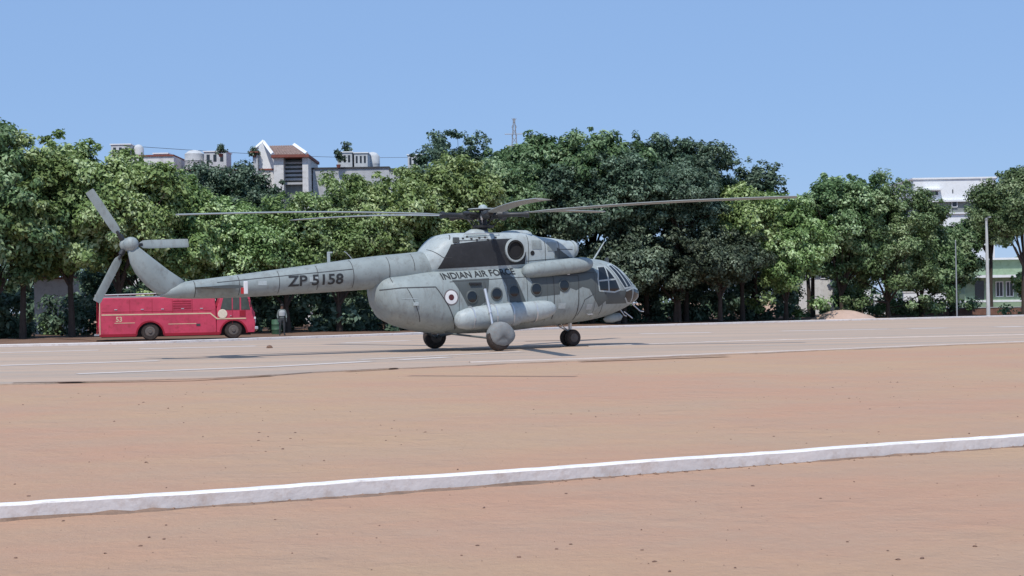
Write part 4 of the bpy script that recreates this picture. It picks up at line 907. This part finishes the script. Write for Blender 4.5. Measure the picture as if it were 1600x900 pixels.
# shrubs added behind the trunks, a dark mass for the shade under crowns
def growth(name, segs, matn, seed, per=150, size=.26):
    r = np.random.default_rng(seed); C = []; Rr = []; D = []; nn = []
    for px0, px1, dep0, dep1, hmax, dens in segs:
        L_ = abs(at(px1, 480, dep1).x - at(px0, 480, dep0).x); K = int(L_ * hmax * dens)
        for _ in range(K):
            t = r.random(); dep = dep0 + (dep1 - dep0) * t + r.normal(0, .9); p = at(px0 + (px1 - px0) * t, 480, dep)
            h_ = hmax * (.75 + .25 * math.sin(t * 31 + seed)); C.append(np.array([p.x, p.y, r.uniform(.1, h_)])); Rr.append(r.uniform(.45, .8)); D.append(np.array([0, -.7, .2])); nn.append(per)
    return leaf_obj(name, leaves(np.array(C), np.array(Rr), np.array(D), np.array(nn), size, seed), matn, None)
tag(growth('filler_undergrowth', [(-260, 50, 80.5, 82, 3.0, 1.5), (110, 420, 83.5, 89, 3.2, 1.5), (420, 660, 89.5, 92, 3.2, 1.5), (-260, 40, 84, 86, 5.2, 1.6), (40, 110, 90, 91, 2.6, 1.2), (105, 420, 88, 94, 5.4, 1.6), (420, 900, 94, 105, 5.4, 1.6), (820, 1240, 106, 114, 7.0, 1.5)], 'leaf_b', 41, size=.34, per=110), None, None, None, 'stuff')
tag(growth('distant_wood', [(-300, 60, 104, 104, 9.5, 1.0), (20, 640, 107, 112, 9.0, 1.0), (640, 1240, 118, 124, 10.5, 1.0), (820, 1110, 112, 115, 8.5, 1.3), (1286, 1440, 138, 138, 8.5, .8), (1400, 1430, 150, 150, 7, .6), (1560, 1900, 150, 150, 7.5, .6)], 'leaf_b', 47, size=.55, per=60), None, None, None, 'stuff')
tag(growth('filler_undergrowth', [(40, 110, 90, 91, 1.6, 1.0), (1235, 1258, 119, 120, 3.4, 1.4), (1290, 1352, 120, 121, 5.0, 1.6), (1352, 1400, 121, 122, 2.2, 1.1), (1420, 1500, 121, 122, 1.2, .8), (1560, 1640, 119, 120, 1.6, .8)], 'leaf_c', 43), None, None, None, 'stuff')
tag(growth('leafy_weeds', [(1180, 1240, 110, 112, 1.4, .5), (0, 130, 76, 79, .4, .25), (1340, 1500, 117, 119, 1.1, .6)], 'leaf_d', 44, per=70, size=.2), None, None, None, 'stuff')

# ------------------------------------------------------------------ buildings
def building(name, label, px, dep, rz, cat='building'):
    b = at(px, 480, dep); return thing(name, label, cat, (b.x, b.y, 0), rz)
def zof(py, px, dep): return at(px, py, dep).z
def box_part(name, mt, parent, *a, bev=0):
    o = obj(name, MB().box(*a), mt, parent)
    if bev: bevel(o, bev)
    return o
def window(parent, x0, x1, z0, z1, y, frame='wall_white', pane='window_dark', mull=1):
    g = MB(); f = .07
    g.box(x0, x0 + f, y - .06, y + .05, z0, z1); g.box(x1 - f, x1, y - .06, y + .05, z0, z1); g.box(x0 + f, x1 - f, y - .06, y + .05, z0, z0 + f); g.box(x0 + f, x1 - f, y - .06, y + .05, z1 - f, z1)
    for k in range(mull): xm = x0 + (x1 - x0) * (k + 1) / (mull + 1); g.box(xm - .025, xm + .025, y - .04, y + .03, z0 + f, z1 - f)
    w = obj('window', g, frame, parent); box_part('pane', pane, w, x0 + f, x1 - f, y - .005, y + .02, z0 + f, z1 - f); return w
# long terrace behind the trees on the left: front at local y=0, x to the right
D1 = 135
def ux(px): return (px - 430) / FOC * D1
apt = building('apartment_block', 'long pale flat-roofed block seen over the treetops, with a gabled tiled rooftop room', 430, D1, 0)
zr = zof(266, 430, D1)
roofs = [(180, 275, 243, 'wall_cream'), (275, 490, 266, 'wall_cream'), (492, 612, 262, 'wall_grey'), (612, 662, 263, 'wall_grey')]
for a, b, yy, mt in roofs:
    z = zof(yy, a, D1)
    box_part('wall', mt, apt, ux(a), ux(b) - .02, 0.0, 10, 0, z - .14)
    box_part('coping', 'trim_red' if mt == 'wall_cream' else 'seam', apt, ux(a) - .06, ux(b) + .0, -.12, 10.1, z - .14, z)
# upper walls give the parapet blotches and small openings
for a, b in ((300, 312), (335, 349), (372, 388)):
    window(apt, ux(a), ux(b), zr - 2.2, zr - 1.1, -.02)
for a in (520, 560, 600): window(apt, ux(a), ux(a + 14), zof(262, 520, D1) - 2.4, zof(262, 520, D1) - 1.2, -.02)
# gabled room
x0, x1 = ux(411), ux(489); zt_e = zof(246, 450, D1); zt_r = zof(223, 430, D1)
box_part('room_wall', 'wall_white', apt, ux(408), ux(437), -.05, 4.5, zof(264, 420, D1), zt_e)
g = MB(); g.add([(ux(408), -.05, zt_e), (ux(437), -.05, zt_e), (ux(413), -.05, zt_r), (ux(408), -.05, zt_r - .4), (ux(408), 4.5, zt_e), (ux(437), 4.5, zt_e), (ux(413), 4.5, zt_r), (ux(408), 4.5, zt_r - .4)], [(0, 1, 2, 3), (4, 7, 6, 5), (1, 5, 6, 2), (2, 6, 7, 3), (0, 3, 7, 4), (0, 4, 5, 1)]); obj('gable', g, 'wall_white', apt)
box_part('porch_wall', 'wall_cream', apt, ux(437), ux(452), -2.2, 4.5, 0, zt_e - .25)
box_part('porch_wall', 'wall_cream', apt, ux(481), ux(490), -2.2, 4.5, 0, zt_e - .25)
box_part('porch_back', 'band_grey', apt, ux(452), ux(481), -.9, 4.5, 0, zt_e - .3)
for k in range(6): box_part('porch_rail', 'wall_grey', apt, ux(452), ux(481), -1.3 - .02 * k, -1.2, zt_e - .75 - k * .38, zt_e - .55 - k * .38)
box_part('eaves', 'trim_red', apt, ux(434), ux(492), -2.6, 4.8, zt_e - .25, zt_e)
# tiled slope facing the camera; every course of tiles is a part
ex0, ex1, rx0, rx1 = ux(438), ux(486), ux(424), ux(463); zrr = zof(228, 440, D1)
for k in range(8):
    t0 = k / 8; t1 = (k + 1) / 8 + .03
    g = MB(); a0 = ex0 + (rx0 - ex0) * t0; a1 = ex0 + (rx0 - ex0) * t1; b0 = ex1 + (rx1 - ex1) * t0; b1 = ex1 + (rx1 - ex1) * t1
    y0, y1 = -2.5 + 2.6 * t0, -2.5 + 2.6 * t1; z0, z1 = zt_e + (zrr - zt_e) * t0, zt_e + (zrr - zt_e) * t1; n_ = 22; vs = []; fs = []
    for j in range(n_ + 1):
        u = j / n_; dz = .06 if j % 2 else 0
        vs += [(a0 + (b0 - a0) * u, y0, z0 + dz + .07), (a1 + (b1 - a1) * u, y1, z1 + dz), (a0 + (b0 - a0) * u, y0, z0 - .02)]
    for j in range(n_): o_ = j * 3; fs += [(o_, o_ + 3, o_ + 4, o_ + 1), (o_ + 2, o_ + 5, o_ + 3, o_)]
    g.add(vs, fs); obj('tile_course', g, 'tile', apt)
g = MB(); g.add([(ex0, -2.4, zt_e - .02), (ex1, -2.4, zt_e - .02), (rx1, .3, zrr - .05), (rx0, .3, zrr - .05), (ex0, 4.6, zt_e - .02), (ex1, 4.6, zt_e - .02)], [(0, 1, 2, 3), (3, 2, 5, 4), (0, 3, 4), (1, 5, 2)]); obj('roof', g, 'tile', apt)
g = MB()
for q in ([(ux(437), -2.6, zt_e + .05), (ux(416), .2, zof(222, 416, D1))], [(ux(489), -2.6, zt_e + .05), (ux(463), .2, zof(226, 463, D1))], [(ux(416), .2, zof(220, 416, D1)), (ux(396), .1, zof(238, 396, D1))]):
    g.tube(q, .19, 4)
obj('bargeboard', g, 'wall_white', apt)
box_part('side_room', 'wall_grey', apt, ux(400), ux(408) - .01, -.6, 4, 0, zof(240, 400, D1))
box_part('side_roof', 'trim_red', apt, ux(396), ux(410) - .02, -.9, 4, zof(240, 400, D1), zof(238, 400, D1))
def tank(a, b, y0, y1, label, kind, dep=D1 + 3):
    b0 = at((a + b) / 2, 480, dep); w = (b - a) / FOC * dep; zb = zof(y1, a, dep) - 1.5; zt = zof(y0, a, dep)
    t = thing('water_tank', label, 'water tank', (b0.x, b0.y, zb), 0, 'water tanks on the flat roofs'); h = zt - zb
    if kind == 'box':
        bevel(obj('tank_wall', MB().box(-w / 2, w / 2, -1.2, 1.2, 0, h - .1), 'tank_grey', t), .04); box_part('lid', 'wall_white', t, -w / 2 - .08, w / 2 + .08, -1.28, 1.28, h - .1, h)
        g = MB()
        for k in range(3): g.box(-w / 2 + w * (.12 + .3 * k), -w / 2 + w * (.12 + .3 * k) + w * .14, -1.23, -1.19, h - 1.0, h - .35)
        obj('opening', g, 'window_dark', t)
    else:
        g = MB(); g.lathe((0, 0, 0), (0, 0, 1), [(0, w / 2), (h * .3, w / 2), (h * .32, w / 2 * 1.03), (h * .34, w / 2), (h * .6, w / 2), (h * .62, w / 2 * 1.03), (h * .64, w / 2), (h * .86, w / 2), (h * .97, w * .3), (h, w * .12)], 20); obj('barrel', g, 'tank_grey' if kind == 'grey' else 'tank_black', t, True)
    return t
tank(182, 212, 227, 243, 'low square rooftop tank at the far left end of the roofline', 'box'); tank(212, 228, 226, 243, 'round grey tank at the left end of the roofline', 'grey')
tank(248, 270, 241, 252, 'small square rooftop tank between the left end and the dark tree', 'box')
tank(292, 322, 235, 254, 'round grey tank right above the dark rounded tree', 'grey'); tank(326, 361, 238, 256, 'square rooftop tank with openings left of the gabled room', 'box'); tank(341, 358, 233, 250, 'small round grey tank rising behind the square tank left of the gable', 'grey', D1 + 6)
tank(533, 556, 239, 262, 'square tank, leftmost of the right-hand rooftop group', 'box'); tank(559, 580, 240, 262, 'square tank in the middle of the right-hand rooftop group', 'box'); tank(574, 597, 238, 262, 'round grey tank at the right of the right-hand rooftop group', 'grey', D1 + 5)
tank(642, 664, 243, 262, 'pale square tank at the right end of the roofline beside the tall dark tree', 'box')
# potted plants on the roof edge
for px, py, hh, lab in ((529, 262, 1.6, 'small potted bush on the roof left of the right-hand tanks'), (345, 245, 1.1, 'tiny bush on the roof left of the gabled room'), (398, 246, .9, 'dark little bush against the gabled room'), (540, 244, .9, 'little bush standing on top of the roof tanks')):
    b0 = at(px, py, D1 - .5 if py != 244 else D1 + 3); t = thing('potted_plant', lab, 'plant', (b0.x, b0.y, b0.z), 0, 'potted plants on the flat roofs'); r = np.random.default_rng(int(px))
    C = r.normal(0, .22, (7, 3)) + np.array([0, 0, hh * .65]); leaf_obj('foliage', leaves(C, np.full(7, .35), np.tile([0, 0, 1.], (7, 1)), np.full(7, 60), .22, int(px)), 'leaf_b', t)
    g = MB(); g.lathe((0, 0, 0), (0, 0, 1), [(0, .16), (.28, .22), (.28, .18)], 10); obj('pot', g, 'trim_red', t)
# white building on the right
D2 = 175
def vx(px): return (px - 1495) / FOC * D2
wb = building('white_building', 'tall white building with a grey band rising behind the trees at right', 1495, D2, 0)
zt = zof(277, 1495, D2); z1_ = zof(312, 1495, D2); z2_ = zof(332, 1495, D2)
box_part('upper_wall', 'wall_white', wb, vx(1431), vx(1560), 0, 12, z1_, zt - .2)
box_part('parapet', 'wall_white', wb, vx(1429), vx(1562), -.15, 12.2, zt - .2, zt)
box_part('grey_band', 'band_grey', wb, vx(1440), vx(1556), .12, 12, z2_, z1_ - .25); box_part('ledge', 'wall_white', wb, vx(1438), vx(1558), -.35, 12, z1_ - .25, z1_)
box_part('lower_wall', 'wall_white', wb, vx(1436), vx(1556), 0, 12, 0, z2_ - .18); box_part('ledge', 'wall_white', wb, vx(1436), vx(1556), -.25, 12, z2_ - .18, z2_)
window(wb, vx(1456), vx(1470), zof(306, 1460, D2), zof(298, 1460, D2), -.02, mull=1); box_part('sunshade', 'wall_white', wb, vx(1450), vx(1473), -.7, -.002, zof(298, 1460, D2) + .02, zof(296, 1460, D2) + .05)
for a in (1448, 1490):
    window(wb, vx(a), vx(a + 9), zof(324, a, D2), zof(313.6, a, D2), -.02, mull=0)
box_part('downpipe', 'wall_cream', wb, vx(1536), vx(1538), -.15, -.002, z1_, zt - .2); box_part('vent', 'window_dark', wb, vx(1491.5), vx(1493), -.03, -.003, zof(302, 1491, D2), zof(296, 1491, D2))
for a in (1465, 1500, 1530): window(wb, vx(a), vx(a + 10), zof(385, a, D2), zof(365, a, D2), -.02)
# green building lower right
D3 = 134
def gx(px): return (px - 1550) / FOC * D3
gb = building('green_building', 'low green building with white ledges behind the concrete lamp post', 1550, D3, 0)
zz = lambda py: zof(py, 1550, D3)
box_part('wall', 'green_wall', gb, gx(1508), gx(1660), 0, 10, 0, zz(434)); box_part('slab', 'wall_white', gb, gx(1504), gx(1662), -1.2, 10, zz(434), zz(430))
box_part('upper_wall', 'green_wall', gb, gx(1510), gx(1655), .4, 10, zz(430), zz(406)); box_part('ledge', 'wall_white', gb, gx(1508), gx(1657), -.1, 10, zz(406), zz(403))
g = MB(); g.add([(gx(1512), .6, zz(403)), (gx(1560), .6, zz(403)), (gx(1555), 4, zz(384)), (gx(1520), 4, zz(384)), (gx(1512), 9, zz(403)), (gx(1560), 9, zz(403))], [(0, 1, 2, 3), (3, 2, 5, 4), (0, 3, 4), (1, 5, 2)]); obj('stair_roof', g, 'wall_grey', gb)
box_part('plinth', 'wall_white', gb, gx(1500), gx(1660), -.5, -.003, zz(472), zz(469)); box_part('plinth_wall', 'green_wall', gb, gx(1500), gx(1660), -.48, -.01, 0, zz(472))
for a in (1556, 1572, 1590, 1608): window(gb, gx(a), gx(a + 12), zz(464), zz(440), -.02, mull=1)
box_part('door', 'window_dark', gb, gx(1524), gx(1538), -.03, -.003, zz(468), zz(438))
# pale low wall and pale outbuildings glimpsed between trunks
lw = building('pale_wall', 'pale blue-white low wall between the tree trunks left of the thin pole', 1450, 132, 0, 'wall'); box_part('wall', 'wall_white', lw, -2.2, 1.9, 0, .3, 0, zof(457, 1450, 132)); box_part('coping', 'wall_cream', lw, -2.25, 1.95, -.05, .35, zof(457, 1450, 132), zof(455, 1450, 132))
box_part('pier', 'wall_white', lw, -5.8, -5.2, 0, .4, 0, zof(452, 1360, 132)); box_part('pier', 'wall_white', lw, -4.9, -3.6, .05, .35, 0, zof(460, 1380, 132))
ob = building('outbuilding', 'pale pink outbuilding glimpsed through the gap between bright green and mid-green trees', 1268, 140, 0)
zz = lambda py: zof(py, 1268, 140); box_part('wall', 'wall_cream', ob, -2.2, 4.0, 0, 5, 0, zz(404)); box_part('ledge', 'trim_red', ob, -2.3, 4.1, -.4, 5, zz(404), zz(402)); box_part('parapet', 'wall_white', ob, -2.2, 4, .05, 5, zz(402), zz(395))
box_part('sunshade', 'wall_white', ob, -2.3, 4.1, -.6, -.003, zz(421), zz(419))
for a in (-1.7, -.4, .9, 2.3): window(ob, a, a + .75, zz(436), zz(424), -.02)
o2 = building('garden_shed', 'weathered pale shed seen between the dark trunks at far left', 84, 97, 0, 'shed'); box_part('wall', 'wall_cream', o2, -1.3, 1.35, 0, 3, 0, zof(436, 84, 97)); box_part('coping', 'trim_red', o2, -1.4, 1.45, -.1, 3.1, zof(436, 84, 97), zof(433, 84, 97)); window(o2, -.5, .35, 1.0, 1.9, -.02)
ew = building('earth_wall', 'low red-brown wall running behind the verge at right', 1450, 121, R(6), 'wall'); box_part('wall', 'brick', ew, -3.4, 12, 0, .3, 0, .62); box_part('coping', 'wall_grey', ew, -3.45, 12.05, -.04, .34, .62, .68)
# posts
def post(name, label, px, top, dep, r, cat, mt, arm=False):
    b0 = at(px, 480, dep); t = thing(name, label, cat, (b0.x, b0.y, .05)); h = zof(top, px, dep)
    g = MB(); g.tube([(0, 0, -.1), (0, 0, h * .5), (0, 0, h)], [r * 1.25, r, r * .75], 10); obj('pole', g, mt, t, True)
    if arm: g = MB(); g.box(-.09, .09, -.09, .09, h - .05, h + .12); g.tube([(0, 0, h - .1), (0, -.5, h + .15)], .03, 6); g.box(-.09, .09, -.8, -.4, h + .1, h + .18); obj('lamp_head', g, 'galv', t)
    else: g = MB(); g.lathe((0, 0, h), (0, 0, 1), [(0, r * .8), (.06, r * .8), (.1, .01)], 8); obj('cap', g, 'galv', t)
    return t
post('lamp_post', 'thick pale concrete lamp post in front of the green building', 1544, 344, 108.5, .12, 'post', 'concrete', True)
post('steel_pole', 'thin grey steel pole left of the concrete lamp post', 1495, 378, 108, .05, 'pole', 'galv')
# distant lattice mast
b0 = at(808, 480, 260); lm_ = thing('lattice_mast', 'distant thin lattice mast poking up above the middle trees', 'mast', (b0.x, b0.y, 0)); h = zof(185, 808, 260); g = MB()
for sx, sy in ((-1, -1), (1, -1), (1, 1), (-1, 1)): g.tube([(sx * 1.3, sy * 1.3, 0), (sx * .55, sy * .55, h * .82), (sx * .08, sy * .08, h)], .09, 4)
for k in range(22):
    f = k / 22; q = 1.3 - .75 * f / .82; z = h * f; q2 = max(.1, 1.3 - .75 * (f + .045) / .82)
    g.tube([(-q, -q, z), (q2, -q2, z + h / 22)], .05, 4); g.tube([(q, -q, z), (-q2, -q2, z + h / 22)], .05, 4)
obj('lattice', g, 'galv', lm_)
g = MB()
for f in (.80, .86, .92): g.tube([(-1.7, 0, h * f), (1.7, 0, h * f)], .07, 4)
obj('cross_arm', g, 'galv', lm_)
# overhead wire
a0 = at(200, 228, 150); a1 = at(808, 236, 258); pts = [a0.lerp(a1, k / 12) + Vector((0, 0, -1.2 * math.sin(math.pi * k / 12))) for k in range(13)]
tag(obj('overhead_wire', MB().tube(pts, .025, 4), 'seam'), 'thin overhead wire sagging between the rooftops and the lattice mast', 'wire')
# sand heap
c = at(1316, 480, 108.5); g = MB(); rr = []
for k in range(9):
    q = k / 8; ring = []
    for j in range(28):
        a = 2 * math.pi * j / 28; rad = (1 - q) ** .75; wv = 1 + .08 * math.sin(3 * a + 1) + .05 * math.sin(7 * a)
        ring.append(Vector((2.5 * rad * wv * math.cos(a), 1.6 * rad * wv * math.sin(a), .72 * (1 - (1 - q) ** 1.5) - (.1 if k == 0 else 0) + .03 * math.sin(5 * a + k))))
    rr.append(ring)
g.rings(rr); tag(obj('sand_heap', g, 'sand', smooth=True, loc=(c.x, c.y, .0)), 'low pinkish heap of sand on the verge under the right-hand trees', 'heap')
